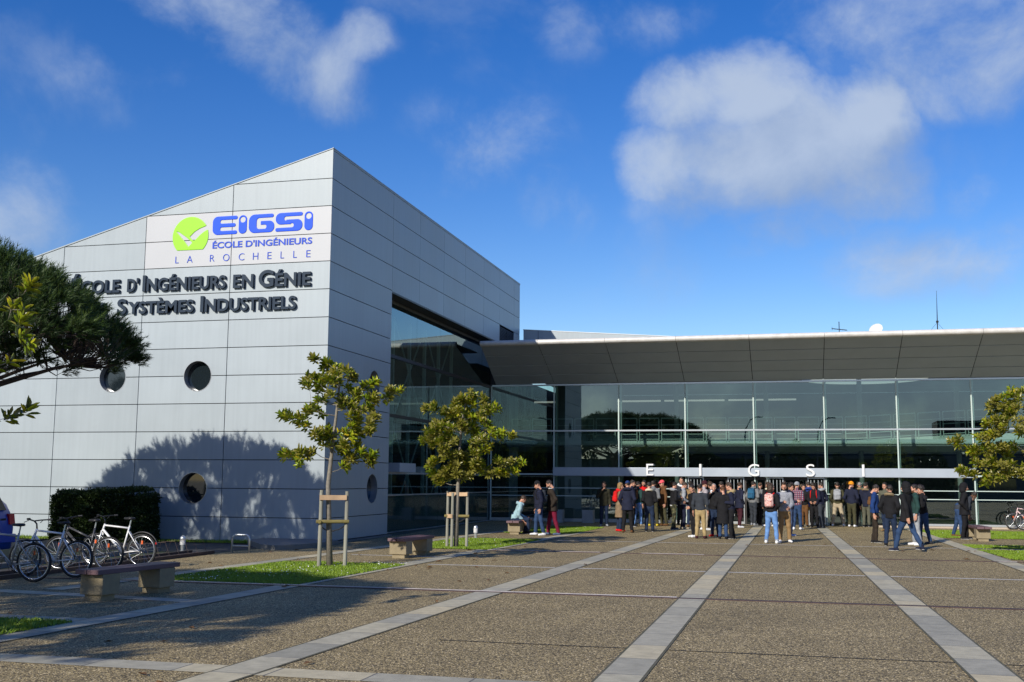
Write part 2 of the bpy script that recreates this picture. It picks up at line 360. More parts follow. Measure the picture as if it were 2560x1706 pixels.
# ================================================================ ground
M['moss_joint'] = mat('mossy_joint', (.075, .075, .04), .95, 0, .5, 3, var2=(.13, .115, .08))
M['pale_band'] = mat('pale_band_stone', (.56, .52, .45), .7, 0, .12, 3)
def sheet(name, poly, z, m, **kw):
    me = bpy.data.meshes.new(name); me.from_pydata([(x, y, z) for x, y in poly], [], [tuple(range(len(poly)))])
    o = obj(name, me, m); return tag(o, kind='structure', **kw)
def strip(name, p0, p1, w, z, m):
    a = Vector((*p0, 0)); b = Vector((*p1, 0)); n = (b-a).normalized().cross(Vector((0, 0, 1)))*w/2
    return sheet(name, [(a+n)[:2], (a-n)[:2], (b-n)[:2], (b+n)[:2]][::-1], z, m)
sheet('ground', [(-900, -900), (900, -900), (900, 900), (-900, 900)], -.012, M['far_ground'])
sheet('plaza_ground', [(-14.2, -30), (40, -30), (40, 48.55), (-13.2, 48.55), (-12.3, 28.9), (-13.4, 28.9)], 0, M['gravel'])
sheet('access_road', [(-60, 15), (-14.2, 15), (-13.6, 28.2), (-60, 28.2)], -.004, M['asphalt'])
for nm, a, b, w, mk in (
    ('paving_strip', (-5.55, -3), (-3.75, 44.5), .43, 'slab_y'), ('paving_strip', (-1.64, -3), (-1.38, 47.5), .39, 'slab_y'),
    ('paving_strip', (2.07, -3), (1.10, 46.5), .41, 'slab_y'), ('paving_strip', (5.2, -3), (4.42, 48.5), .41, 'slab_y'),
    ('paving_strip', (-9.3, -3), (-7.25, 38.5), .42, 'slab_y'), ('paving_strip', (-11.55, 15.6), (-10.0, 38.5), .38, 'slab_y')):
    strip(nm, a, b, w, .008, M[mk]); strip('mossy_joint', a, b, w+.055, .0065, M['moss_joint'])
for nm, a, b, w in (('cross_strip', (-13, 9.68), (24, 9.68), .42), ('cross_strip', (-13, 12.52), (-8.75, 12.42), .38), ('cross_strip', (-13.3, 15.35), (-8.4, 14.8), .36)):
    strip(nm, a, b, w, .004, M['slab_x'])
for y0, x0, x1 in ((22.72, -7.6, 24), (33.1, -7.0, 24), (25.0, -10.3, -7.8), (30.2, -10.0, -7.6)):
    strip('thin_paving_strip', (x0, y0), (x1, y0+.02), .15, .004, M['pale_band'])
for y0, x0, x1 in ((12.1, -3.9, 14), (36.4, -6.5, 14), (38.6, -12, -7.5)):
    strip('expansion_joint', (x0, y0), (x1, y0+.02), .03, .0045, M['seam'])
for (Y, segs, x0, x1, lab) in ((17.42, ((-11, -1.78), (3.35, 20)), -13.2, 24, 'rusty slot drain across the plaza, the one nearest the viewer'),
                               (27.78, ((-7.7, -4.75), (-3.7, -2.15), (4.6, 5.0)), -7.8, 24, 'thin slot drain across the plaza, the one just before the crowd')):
    t = thing('slot_drain', lab, 'drain', (0, Y, 0))
    MB().box(x0, -.075, -.05, x1, .055, .012).build('grate', M['drain'], t)
    for a, b in segs: MB().box(a, .0555, -.05, b, .115, .016).build('glint_strip', M['drain_glint'], t)  # pale strips are a painted sun glint along the metal grate
sheet('verge', [(-45, 15), (-15.35, 15), (-14.7, 24.6), (-45, 24.6)], .0, M['earth'])
tag(MB().box(-15.32, 12, -.1, -15.18, 24.6, .10).build('kerb', M['kerb'], None, bevel=.01), kind='structure')
# low kerbed island at the foot of the building's corner
isl = [(-14.6, 27.95), (-13.3, 26.2), (-12.75, 25.85), (-12.35, 26.6), (-12.16, 27.8), (-12.25, 28.75), (-12.7, 28.9), (-14.6, 28.9)]
tag(MB().prism([(x, y) for x, y in isl], 'z', -.05, .13).build('kerb_island', M['kerb'], None, bevel=.02), kind='structure')
tag(MB().box(-12.75, 28.97, -.05, -12.62, 34.0, .035).build('plinth_kerb', M['kerb']), kind='structure')
tag(MB().box(3.4, 47.75, -.05, 30, 48.5, .06).build('doorstep_paving', mat('warm_stone', (.46, .38, .29), .75, 0, .08, 2)), kind='structure')

BEDS = [  # lawn beds set in the plaza: x0,x1 at near edge, x0,x1 at far edge, near y, far y
    ((-11.7, -8.97), (-11.5, -8.72), 6.8, 12.2), ((-11.1, -8.22), (-10.75, -7.98), 17.55, 22.35), ((-10.2, -7.72), (-10.0, -7.45), 27.9, 33.0),
    ((-9.7, -7.3), (-9.5, -7.15), 37.2, 42.9), ((5.05, 8.2), (4.85, 8.0), 28.6, 32.4), ((4.9, 8.1), (4.8, 8.0), 33.2, 34.9), ((4.72, 9), (4.66, 9), 39.2, 45.2)]
WALLBED = ((-45, -13.9), (-45, -13.6), 28.15, 28.9)
M['grass'] = mat('grass_blade', (.24, .34, .018), .55, 0, .5, 7, var2=(.12, .215, .010))
M['daisy'] = mat('daisy_petal', (.8, .8, .76), .6)
def grass_bed(b, dens, hmax, seed, daisies):
    g = np.random.default_rng(seed); (a0, a1), (c0, c1), y0, y1 = b
    sheet('lawn', [(a0, y0), (a1, y0), (c1, y1), (c0, y1)], .012, M['earth'])
    n = int(dens*(y1-y0)*(a1-a0)); v = g.random(n); u = g.random(n)
    X = (a0+(c0-a0)*v)+u*((a1+(c1-a1)*v)-(a0+(c0-a0)*v)); Y = y0+v*(y1-y0)+g.normal(0, .025, n); X = X+g.normal(0, .025, n)
    pn = np.sin(X*1.7+seed)*np.cos(Y*1.3)+np.sin(X*4.1+Y*3.3)*.5
    h = hmax*(.45+.55*g.random(n))*(1+.22*pn); an = g.random(n)*2*np.pi; w = .006+.006*g.random(n)
    lean = h*(.2+.7*g.random(n)); la = g.random(n)*2*np.pi
    V = np.zeros((n, 3, 3)); V[:, 0] = np.stack([X+np.cos(an)*w, Y+np.sin(an)*w, np.full(n, .01)], 1); V[:, 1] = np.stack([X-np.cos(an)*w, Y-np.sin(an)*w, np.full(n, .01)], 1)
    V[:, 2] = np.stack([X+np.cos(la)*lean, Y+np.sin(la)*lean, h], 1)
    o = obj('grass', np_mesh('grass', V.reshape(-1, 3), np.arange(3*n).reshape(-1, 3)), M['grass']); tag(o, kind='stuff')
    if daisies:
        # five-sided little white flower heads
        cl = g.random((14, 2)); k = daisies; pick = cl[g.integers(0, 14, k)]+g.normal(0, .10, (k, 2)); pick = np.clip(pick, .02, .98)
        X = a0+(c0-a0)*pick[:, 1]+pick[:, 0]*(a1-a0); Y = y0+pick[:, 1]*(y1-y0); Z = hmax*(.9+.35*g.random(k)); r = .006+.006*g.random(k)
        V = []; F = []
        for i in range(k):
            t = g.normal(0, .35, 2); n0 = len(V)
            V += [(X[i]+math.cos(q*1.0472)*r[i], Y[i]+math.sin(q*1.0472)*r[i], Z[i]+r[i]*(math.cos(q*1.0472)*t[0]+math.sin(q*1.0472)*t[1])) for q in range(6)]
            F.append(tuple(range(n0, n0+6)))
        me = bpy.data.meshes.new('daisies'); me.from_pydata(V, [], F); tag(obj('daisies', me, M['daisy']), kind='stuff')
for i, b in enumerate(BEDS): grass_bed(b, 2600 if i in (1, 2, 0) else 1600, .055, 20+i, (40, 420, 140, 40, 80, 40, 40)[i])
grass_bed(WALLBED, 900, .09, 40, 0)

# ================================================================ the clad volume on the left
XC, YF, YB = -12.82, 28.95, 51.9
ZROW = [10.54-.8204*i for i in range(13)]           # seams, top to bottom
XS = [-12.82, -16.0, -18.89, -21.72, -24.6, -27.5, -30.4, -33.3]
YS = [28.95, 34.07, 36.84, 39.68, 42.53, 45.35, 48.07, 50.75, 51.9]
ZT = 11.43
def roof_z(x): return ZT+(x-XC)*.2835
GAP = .011
bld = thing('clad_building', 'tall wedge shaped building clad in pale grey metal panels, left of the glass entrance hall', 'building', (XC, YF, 0))
def wb(mb): # world coordinates into the building's own
    mb.v = [(x-XC, y-YF, z) for x, y, z in mb.v]; return mb
CIRC = [(-16.94, 4.80, .455), (-19.79, 4.78, .455), (-16.94, 1.52, .455)]
SCIRC = [(32.65, 4.80, .45), (32.65, 1.52, .46)]
def notch_panel(u0, u1, z0, z1, circ):
    """outline of a panel, with a bite taken where a round window sits on its top or bottom edge"""
    pts = [(u0, z0)]
    for cu, cz, r in circ:
        if u0 < cu < u1 and abs(cz-z0) < .05:
            d = math.sqrt(r*r-(z0-cz)**2); a0 = math.atan2(z0-cz, -d); a1 = math.atan2(z0-cz, d)
            pts += [(cu+r*math.cos(a0+(a1-a0)*k/18), cz+r*math.sin(a0+(a1-a0)*k/18)) for k in range(19)] if True else []
    pts += [(u1, z0), (u1, z1)]
    for cu, cz, r in circ:
        if u0 < cu < u1 and abs(cz-z1) < .05:
            d = math.sqrt(r*r-(z1-cz)**2); a0 = math.atan2(z1-cz, d); a1 = math.atan2(z1-cz, -d)
            if a1 > 0: a1 -= 2*math.pi
            if a0 > 0: a0 -= 2*math.pi
            pts += [(cu+r*math.cos(a0+(a1-a0)*k/18), cz+r*math.sin(a0+(a1-a0)*k/18)) for k in range(19)]
    pts += [(u0, z1)]
    return pts
def fix_up(pts0):  # the lower-edge bite runs over the top of the circle: make its angle sweep go through +90
    return pts0
fr = MB(); wh = MB()
rows = [ZT+5]+ZROW+[.02]
for i in range(len(XS)-1):
    x1, x0 = XS[i]-GAP, XS[i+1]+GAP
    if i == 0: x1 = XC
    for j in range(len(rows)-1):
        z1, z0 = rows[j]-GAP, rows[j+1]+GAP
        if j == len(rows)-2: z0 = .03
        tl, tr = roof_z(x0)-.015, roof_z(x1)-.015
        if z0 >= tr-.02: continue
        P = notch_panel(x0, x1, z0, z1, [(a, (b if abs(b-(z0-GAP)) > .1 and abs(b-(z1+GAP)) > .1 else (z0-GAP if abs(b-z0) < abs(b-z1) else z1+GAP)), r) for a, b, r in CIRC])
        if z1 > tl:     # clip by the sloping roof line
            Q = [(x0, z0), (x1, z0)]
            if z1 >= tr: Q += [(x1, tr)]
            else: Q += [(x1, z1), (x1-(tr-z1)/.2835, z1)]
            if tl > z0: Q += [(x0, tl)]
            else: Q = [q for q in Q if q != (x0, z0)]; Q.insert(0, (x1-(tr-z0)/.2835, z0))
            P = Q
        logo = x0 > -18.95 and 8.0 < (z0+z1)/2 < 9.72
        (wh if logo else fr).prism(P, 'y', YF, YF+.03)
wb(fr).build('front_cladding', M['panel'], bld)
sd = MB(); lv = MB()
for i in range(len(YS)-1):
    y0, y1 = YS[i]+GAP*.6, YS[i+1]-GAP*.6
    if i == 0: y0 = YF+.034
    zz = [ZT-.05]+ZROW+[.02]
    for j in range(len(zz)-1):
        z1, z0 = zz[j]-(0 if j == 0 else GAP), zz[j+1]+GAP
        if j == len(zz)-2: z0 = .05
        if i > 0:
            if z1 < 8.06: continue
            z0 = max(z0, 8.06)
            if z1-z0 < .03: continue
            if abs(zz[j+1]-8.08) < .01: z0 = 8.055
        if i == 6 and z0 < 8.2: 
            continue
        P = notch_panel(y0, y1, z0, z1, [(a, (z0-GAP if abs(b-z0) < .2 else z1+GAP if abs(b-z1) < .2 else b), r) for a, b, r in SCIRC] if i == 0 else [])
        sd.prism(P, 'x', XC-.03, XC)
wb(sd).build('side_cladding', M['panel'], bld)
for k in range(2):
    lo = MB(); a = YS[6]+.03+k*1.36
    for q in range(12): lo.hexa([(XC-.06, a, 8.07+q*.066), (XC-.01, a, 8.06+q*.066), (XC-.01, a+1.28, 8.06+q*.066), (XC-.06, a+1.28, 8.07+q*.066), (XC-.06, a, 8.11+q*.066), (XC-.01, a, 8.075+q*.066), (XC-.01, a+1.28, 8.075+q*.066), (XC-.06, a+1.28, 8.11+q*.066)])
    wb(lo).build('louvre_vent', M['louvre'], bld)
# dark backing, roof, end walls
bk = MB(); bk.prism([(-33.3, .0), (XC-.3, .0), (XC-.3, roof_z(XC-.3)-.1), (-33.3, roof_z(-33.3)-.1)], 'y', YF+.34, YF+.5)
bk.box(XC-.5, YF+.51, 0, XC-.34, 34.05, 11.2); bk.box(XC-.5, 34.06, 8.3, XC-.2, YB-.1, 11.2)
bk.box(XC-.32, YF+.04, 0, XC-.035, YF+.12, 11.3); bk.box(XC-.3, 33.9, 0, XC-.035, 34.02, 8.0)
wb(bk).build('backing_wall', M['seam'], bld)
rf = MB(); rf.prism([(-33.3, roof_z(-33.3)), (XC+.02, roof_z(XC+.02)), (XC+.02, roof_z(XC)+.03), (-33.3, roof_z(-33.3)+.05)], 'y', YF-.02, YB)
rf.box(XC-.05, YF+.035, ZT-.045, XC+.015, YB, ZT-.005)
wb(rf).build('roof_edge', M['panel'], bld)
bw = MB(); bw.prism([(-33.3, .0), (XC-.05, .0), (XC-.05, 11.3), (-33.3, roof_z(-33.3)-.1)], 'y', YB-.05, YB); wb(bw).build('rear_wall', M['panel'], bld)
MBs = MB(); MBs.box(XC-.58, 34.05, 8.0, XC-.005, 51.0, 8.05); MBs.box(XC-.6, 34.05, 7.9, XC-.54, 48.6, 7.999); wb(MBs).build('overhang_soffit', M['brown'], bld)
def round_window(c, z, r, side):
    tube = MB(); gl = MB(); n = 40; base = 0; d = .26
    vs = []; fs = []
    for k in range(n):
        a = 2*math.pi*k/n; ca, sa = math.cos(a), math.sin(a)
        for rr, dep in ((r+.004, -.004), (r-.012, -.004), (r-.014, d), (r+.006, d)):
            vs.append((c+rr*ca, YF+dep, z+rr*sa) if side == 0 else (XC-dep, c+rr*ca, z+rr*sa))
        for q in range(4): fs.append((k*4+q, k*4+(q+1) % 4, ((k+1) % n)*4+(q+1) % 4, ((k+1) % n)*4+q))
    tube.add(vs, fs); w = wb(tube).build('round_window', M['reveal'], bld, smooth=False)
    poly = [(c+(r-.012)*math.cos(2*math.pi*k/n), z+(r-.012)*math.sin(2*math.pi*k/n)) for k in range(n)]
    if side == 0: gl.prism(poly, 'y', YF+d-.05, YF+d-.03)
    else: gl.prism(poly, 'x', XC-d+.03, XC-d+.05)
    wb(gl).build('pane', M['dark_glass'], w)
for c, z, r in CIRC: round_window(c, {4.80: 4.7956, 4.78: 4.7956, 4.8: 4.7956}.get(z, 1.5136), r, 0)
for c, z, r in SCIRC: round_window(c, 4.7956 if z > 3 else 1.5136, r, 1)
# recessed glazing along the side
XG = -13.38
GY = [34.06, 35.45, 38.25, 41.05, 43.85, 46.65, 48.62]
GZ = [.02, 1.27, 2.03, 4.0, 6.06, 7.9]
for i in range(6):
    for j in range(5):
        y0, y1, z0, z1 = GY[i], GY[i+1], GZ[j], GZ[j+1]
        if j == 0 and i > 0:
            wb(MB().box(XG-.02, y0+.015, z0, XG, y1-.015, z1-.02)).build('spandrel_panel', M['spandrel'] if 'spandrel' in M else M.setdefault('spandrel', mat('dark_green_spandrel', (.018, .05, .048), .06, spec=.8)), bld)
            continue
        if i == 0 and j < 2: continue
        me = bpy.data.meshes.new('glass_pane'); me.from_pydata([(XG-XC, y0-YF+.006, z0+.02), (XG-XC, y1-YF-.006, z0+.02), (XG-XC, y1-YF-.006, z1-.02), (XG-XC, y0-YF+.006, z1-.02)], [], [(0, 1, 2, 3)])
        obj('glass_pane', me, M['glass'], bld)
for z, h in ((6.06, .12), (4.0, .11), (2.03, .05), (1.27, .05)):
    wb(MB().box(XG-.09, 34.08, z-h/2, XG+.03, 48.55, z+h/2)).build('transom', M['brown'] if z > 3 else M['alu'], bld)
wb(MB().box(XG-.1, 34.06, 0, XG+.1, 48.5, .02)).build('sill', M['alu'], bld)
# inside: slender white truss posts with braces, a floor slab, a dark back wall
for i in range(7):
    y = 35.2+i*1.85
    t = MB(); t.box(-14.62, y-.05, 0, -14.5, y+.05, 7.95); wb(t).build('truss_post', M['steel'], bld)
    if i < 6:
        t = MB()
        for q in range(4):
            a = (-14.56, y+.06, q*2.0); b = (-14.56, y+1.79, q*2.0+1.95)
            if (i+q) % 2: a, b = (-14.56, y+.06, q*2.0+1.95), (-14.56, y+1.79, q*2.0)
            t.bar(a, b, .045)
        wb(t).build('truss_brace', M['steel'], bld)
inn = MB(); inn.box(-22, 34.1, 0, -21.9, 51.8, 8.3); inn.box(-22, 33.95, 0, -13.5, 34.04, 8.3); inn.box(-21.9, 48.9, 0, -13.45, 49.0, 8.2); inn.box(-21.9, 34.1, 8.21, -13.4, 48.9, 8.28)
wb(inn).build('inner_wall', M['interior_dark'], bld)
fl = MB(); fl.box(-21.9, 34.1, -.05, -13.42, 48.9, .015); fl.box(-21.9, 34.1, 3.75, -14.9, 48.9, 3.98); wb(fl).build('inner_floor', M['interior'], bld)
# small box porch over the side door in the recess
pc = MB(); pc.box(-13.36, 35.5, 2.06, -12.95, 37.15, 2.37); wb(pc).build('porch_canopy', M['beam'], bld)
dr = MB(); dr.box(-13.44, 34.08, .03, -13.36, 34.18, 2.0); dr.box(-13.44, 35.35, .03, -13.36, 35.44, 2.0); dr.box(-13.44, 34.18, 1.92, -13.36, 35.35, 2.0); d_ = wb(dr).build('side_door', M['brown'], bld)
wb(MB().box(-13.41, 34.2, .04, -13.39, 35.33, 1.9)).build('pane', M['dark_glass'], d_)
wb(MB().box(-13.36, 34.95, .9, -13.32, 35.0, 1.3)).build('handle', M['alu'], d_)
tag(MB().box(-13.25, 34.6, .0, -13.13, 34.72, 1.25).build('post', mat('ochre_paint', (.55, .33, .02), .5)), 'ochre yellow post beside the side door of the clad building', 'post')

# ================================================================ the glazed entrance hall
YG = 48.62
MX = [-13.32, -10.375, -7.43, -4.49, -1.55, 1.39, 4.33, 7.27, 10.21, 13.15, 16.1, 19.05, 22.0]
hall = thing('glass_hall', 'long low entrance hall with a green tinted glass front under a dark slanting canopy', 'building', (0, YG, 0))
def hb(mb): mb.v = [(x, y-YG, z) for x, y, z in mb.v]; return mb
ZS, ZM, ZB0, ZB1 = 6.10, 4.04, 2.03, 2.40
for i in range(len(MX)-1):
    x0, x1 = MX[i], MX[i+1]
    for (z0, z1) in ((ZM, ZS), (ZB1 if 1 <= i < 7 else 2.2, ZM)):
        me = bpy.data.meshes.new('window_pane'); me.from_pydata([(x0+.03, 0, z0+.02), (x1-.03, 0, z0+.02), (x1-.03, 0, z1-.02), (x0+.03, 0, z1-.02)], [], [(0, 1, 2, 3)])
        obj('window_pane', me, M['glass'], hall)
    if not (3 <= i < 6):
        me = bpy.data.meshes.new('ground_floor_pane'); me.from_pydata([(x0+.03, .0, .14), (x1-.03, .0, .14), (x1-.03, .0, 2.0), (x0+.03, .0, 2.0)], [], [(0, 1, 2, 3)])
        obj('ground_floor_pane', me, M['glass'], hall)
        for z in (1.12, 1.47): hb(MB().box(x0+.05, YG-.03, z, x1-.05, YG+.03, z+.035)).build('glazing_bar', M['steel'], hall)
for i, x in enumerate(MX):
    w = MB(); w.box(x-.026, YG-.05, 0, x+.026, YG+.02, ZS); 
    if 1 <= i: w.box(x+.045, YG+.1, 0, x+.105, YG+.35, ZS)
    hb(w).build('mullion', M['steel'], hall)
hb(MB().box(MX[0]+.04, YG-.06, ZM-.035, 22, YG+.021, ZM+.03)).build('transom', M['alu'], hall)
hb(MB().box(MX[0]+.04, YG-.07, ZS-.02, 22, YG+.03, ZS+.05)).build('transom', M['alu'], hall)
hb(MB().box(MX[0]+.04, YG-.04, .0, MX[3], YG+.02, .14)).build('sill', M['alu'], hall); hb(MB().box(MX[6], YG-.04, .0, 22, YG+.02, .14)).build('sill', M['alu'], hall)
hb(MB().box(-10.37, YG-.28, ZB0, 7.30, YG-.06, ZB1)).build('lintel', M['beam'], hall, bevel=.008)
hb(MB().box(MX[0]+.04, YG-.05, ZB0+.03, MX[1]-.05, YG+.02, ZB0+.1)).build('lintel_rail', M['steel'], hall); hb(MB().box(7.32, YG-.05, ZB0+.03, 22, YG+.02, ZB0+.1)).build('lintel_rail', M['steel'], hall)
# canopy: slanting soffit of three panel rows, seams over the mullions
YE, ZE = 45.0, 7.52
cp = MB()
CXS = [-12.84, -10.3]+MX[2:]
CXT = [-13.1, -10.35]+MX[2:]
for i in range(len(CXS)-1):
    for j in range(4):
        t0, t1 = j/4, (j+1)/4
        def pt(x, t, d): return (x, YG-.08+(YE-YG+.08)*t, ZS+.06+(ZE-ZS-.06)*t+d)
        a0, a1 = CXT[i]+(CXS[i]-CXT[i])*t0+.012, CXT[i+1]+(CXS[i+1]-CXT[i+1])*t0-.016
        b0, b1 = CXT[i]+(CXS[i]-CXT[i])*t1+.012, CXT[i+1]+(CXS[i+1]-CXT[i+1])*t1-.012
        e = .009
        cp.hexa([pt(a0, t0+e, 0), pt(a1, t0+e, 0), pt(b1, t1-e, 0), pt(b0, t1-e, 0), pt(a0, t0+e, .03), pt(a1, t0+e, .03), pt(b1, t1-e, .03), pt(b0, t1-e, .03)])
hb(cp).build('canopy_soffit', M['soffit'], hall)
hb(MB().hexa([(-12.9, YG-.1, ZS+.12), (22, YG-.1, ZS+.12), (22, YE, ZE+.06), (-12.82, YE, ZE+.06), (-12.9, YG-.1, ZS+.2), (22, YG-.1, ZS+.2), (22, YE, ZE+.13), (-12.82, YE, ZE+.13)])).build('canopy_deck', M['seam'], hall)
gt = MB()
for i in range(len(CXS)-1):
    n = 9; prof = [(YE-.02+.15*math.cos(a), ZE+.10+.12*math.sin(a)) for a in [math.pi/2+math.pi*k/(n-1) for k in range(n)]]+[(YE+.06, ZE-.02), (YE+.06, ZE+.22)]
    gt.prism(prof, 'x', CXS[i]+.006, CXS[i+1]-.006)
hb(gt).build('gutter', M['gutter'], hall)
# roof with a round opening closed by a white diffusing skylight
SKX, SKY_Y, SKR = 3.45, 54.6, 2.9
rv = []; rfz = 6.95; n = 48
bmr = bmesh.new()
outer = [bmr.verts.new((x, y-YG, rfz)) for x, y in ((-12.7, YG+.1), (22, YG+.1), (22, 66), (-12.7, 66))]
inner = [bmr.verts.new((SKX+SKR*math.cos(2*math.pi*k/n), SKY_Y-YG+SKR*math.sin(2*math.pi*k/n), rfz)) for k in range(n)]
es = [bmr.edges.new((outer[i], outer[(i+1) % 4])) for i in range(4)]+[bmr.edges.new((inner[i], inner[(i+1) % n])) for i in range(n)]
bmesh.ops.triangle_fill(bmr, use_beauty=True, edges=es)
for f in list(bmr.faces):
    c = f.calc_center_median()
    if (c.x-SKX)**2+(c.y-(SKY_Y-YG))**2 < (SKR*.9)**2 and all((v.co.x-SKX)**2+(v.co.y-(SKY_Y-YG))**2 < (SKR+.01)**2 for v in f.verts): bmr.faces.remove(f)
me = bpy.data.meshes.new('roof'); bmr.to_mesh(me); bmr.free()
ro = obj('roof', me, M['roof'], hall); sm = ro.modifiers.new('thickness', 'SOLIDIFY'); sm.thickness = .25; sm.offset = -1
hb(MB().box(-12.7, YE+.1, ZE+.14, 22, YG+.05, ZE+.19)).build('roof_edge', M['roof'], hall)
tr_ = bpy.data.materials.new('white_diffuser'); tr_.use_nodes = True; nt = tr_.node_tree; nt.nodes.clear()
a = nt.nodes.new('ShaderNodeBsdfTranslucent'); a.inputs[0].default_value = (.75, .78, .70, 1); b = nt.nodes.new('ShaderNodeOutputMaterial'); nt.links.new(a.outputs[0], b.inputs[0])
sk = MB(); sk.prism([(SKX+(SKR-.02)*math.cos(2*math.pi*k/n), SKY_Y+(SKR-.02)*math.sin(2*math.pi*k/n)) for k in range(n)], 'z', 6.71, 6.72); hb(sk).build('skylight', tr_, hall)
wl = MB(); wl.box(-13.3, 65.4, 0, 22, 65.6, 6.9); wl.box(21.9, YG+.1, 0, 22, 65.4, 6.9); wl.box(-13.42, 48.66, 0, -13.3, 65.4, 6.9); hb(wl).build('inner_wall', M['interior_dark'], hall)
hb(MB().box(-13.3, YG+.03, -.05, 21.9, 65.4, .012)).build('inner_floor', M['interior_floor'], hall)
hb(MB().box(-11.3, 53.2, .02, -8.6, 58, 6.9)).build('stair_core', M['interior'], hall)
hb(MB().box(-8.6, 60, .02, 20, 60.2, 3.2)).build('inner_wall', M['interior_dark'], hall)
hb(MB().box(-8.5, 60.3, 3.3, 20, 65.3, 3.5)).build('upper_floor', M['interior'], hall)
# first-floor walkway with its rail: flat to x=2.6, then ramping up
YW = 51.0
wk = hb(MB().prism([(-13.2, 3.54), (20, 3.54), (20, 4.15), (7.6, 3.93), (2.6, 3.67), (-13.2, 3.67)], 'y', YW, YW+.09)).build('walkway', M['parapet'], hall)
hb(MB().hexa([(-13.2, YW+.1, 3.42), (2.6, YW+.1, 3.42), (2.6, YW+2.1, 3.42), (-13.2, YW+2.1, 3.42), (-13.2, YW+.1, 3.6), (2.6, YW+.1, 3.6), (2.6, YW+2.1, 3.6), (-13.2, YW+2.1, 3.6)]).hexa([(2.61, YW+.1, 3.42), (20, YW+.1, 3.42), (20, YW+2.1, 3.42), (2.61, YW+2.1, 3.42), (2.61, YW+.1, 3.6), (20, YW+.1, 4.1), (20, YW+2.1, 4.1), (2.61, YW+2.1, 3.6)])).build('deck', M['interior'], wk)
hb(MB().hexa([(-13.2, YW+.02, 3.5), (20, YW+.02, 3.5), (20, YW+2.1, 3.2), (-13.2, YW+2.1, 3.2), (-13.2, YW+.02, 3.535), (20, YW+.02, 3.535), (20, YW+2.1, 3.41), (-13.2, YW+2.1, 3.41)])).build('underside', M['parapet'], wk)
hb(MB().box(-13.2, YW+2.12, 3.3, 20, YW+2.2, 4.02)).build('rear_parapet', M['parapet'], wk)
def wz(x): return 3.72 if x < 2.6 else 3.72+(x-2.6)*.052
rl = MB(); k = 0; x = -13.0; xs = []
while x < 19: xs.append(x); x += 1.02
for x0, x1 in zip(xs[:-1], xs[1:]):
    for h in (.0, .23, .44, .66, .97): rl.bar((x0+.06, YW-.02, wz(x0)+h+.02), (x1-.06, YW-.02, wz(x1)+h+.02), .05 if h > .9 else .028)
    for xx in (x0+.06, x1-.06): rl.bar((xx, YW-.02, wz(xx)-.1), (xx, YW-.02, wz(xx)+.99), .035)
hb(rl).build('railing', M['steel'], wk)
for i in range(7): hb(MB().tube([(-9.5+i*4.2, YW+1.9, 0.02), (-9.5+i*4.2, YW+1.9, 6.9)], .11, 14)).build('column', M['interior'], hall)
lm = bpy.data.materials.new('lit_tube'); lm.use_nodes = True; lm.node_tree.nodes['Principled BSDF'].inputs['Emission Color'].default_value = (1, .95, .85, 1); lm.node_tree.nodes['Principled BSDF'].inputs['Emission Strength'].default_value = .38
for x0, x1 in ((-13.0, -10.2), (-9.3, -6.4), (-6.2, -3.2), (-3.0, .3)):
    hb(MB().box(x0, 55.9, 5.84, x1, 56.05, 5.92)).build('ceiling_light', lm, hall)
# entrance doors: three openings between narrow framed side lights with tall pull bars
DX = [(-4.40, -3.72), (-2.70, -2.0), (-1.05, -.36), (.64, 1.34)]
for a, b in DX:
    d = MB()
    for x in (a, b-.04): d.box(x, YG-.03, .02, x+.04, YG+.02, ZB0)
    d.box(a+.04, YG-.03, 1.96, b-.04, YG+.02, ZB0-.001); d.box(a+.04, YG-.03, .02, b-.04, YG+.02, .12); d.box(a+.04, YG-.025, 1.08, b-.04, YG+.015, 1.12)
    p = hb(d).build('side_light', M['alu'], hall)
    me = bpy.data.meshes.new('pane'); me.from_pydata([(a+.04, 0, .12), (b-.04, 0, .12), (b-.04, 0, 1.96), (a+.04, 0, 1.96)], [], [(0, 1, 2, 3)]); obj('pane', me, M['glass_clear'], p)
    for x in (a+.13, a+.27, b-.27, b-.13): hb(MB().tube([(x, YG-.09, .35), (x, YG-.09, 1.9)], .016, 8)).build('pull_bar', M['alu'], p)
for (a, b) in ((-3.72, -2.70), (-2.0, -1.05), (-.36, .64)):
    d = MB(); d.box(a+.02, YG+.03, .02, b-.02, YG+.07, 2.0); p = MB()
    q = hb(MB().box(a+.02, YG+.03, 1.9, b-.02, YG+.08, 2.0).box(a+.02, YG+.03, .02, a+.08, YG+.08, 1.9).box(b-.08, YG+.03, .02, b-.02, YG+.08, 1.9)).build('entrance_door', M['brown'], hall)
    me = bpy.data.meshes.new('pane'); me.from_pydata([(a+.08, .05, .02), (b-.08, .05, .02), (b-.08, .05, 1.9), (a+.08, .05, 1.9)], [], [(0, 1, 2, 3)]); obj('pane', me, M['glass_clear'], q)
for a, b in ((1.40, 4.3), (-4.46, -4.42)):
    if b-a > .5:
        me = bpy.data.meshes.new('ground_floor_pane'); me.from_pydata([(a, 0, .14), (b, 0, .14), (b, 0, 2.0), (a, 0, 2.0)], [], [(0, 1, 2, 3)]); obj('ground_floor_pane', me, M['glass'], hall)
        hb(MB().box(a, YG-.03, 1.30, b, YG+.03, 1.335)).build('glazing_bar', M['steel'], hall)
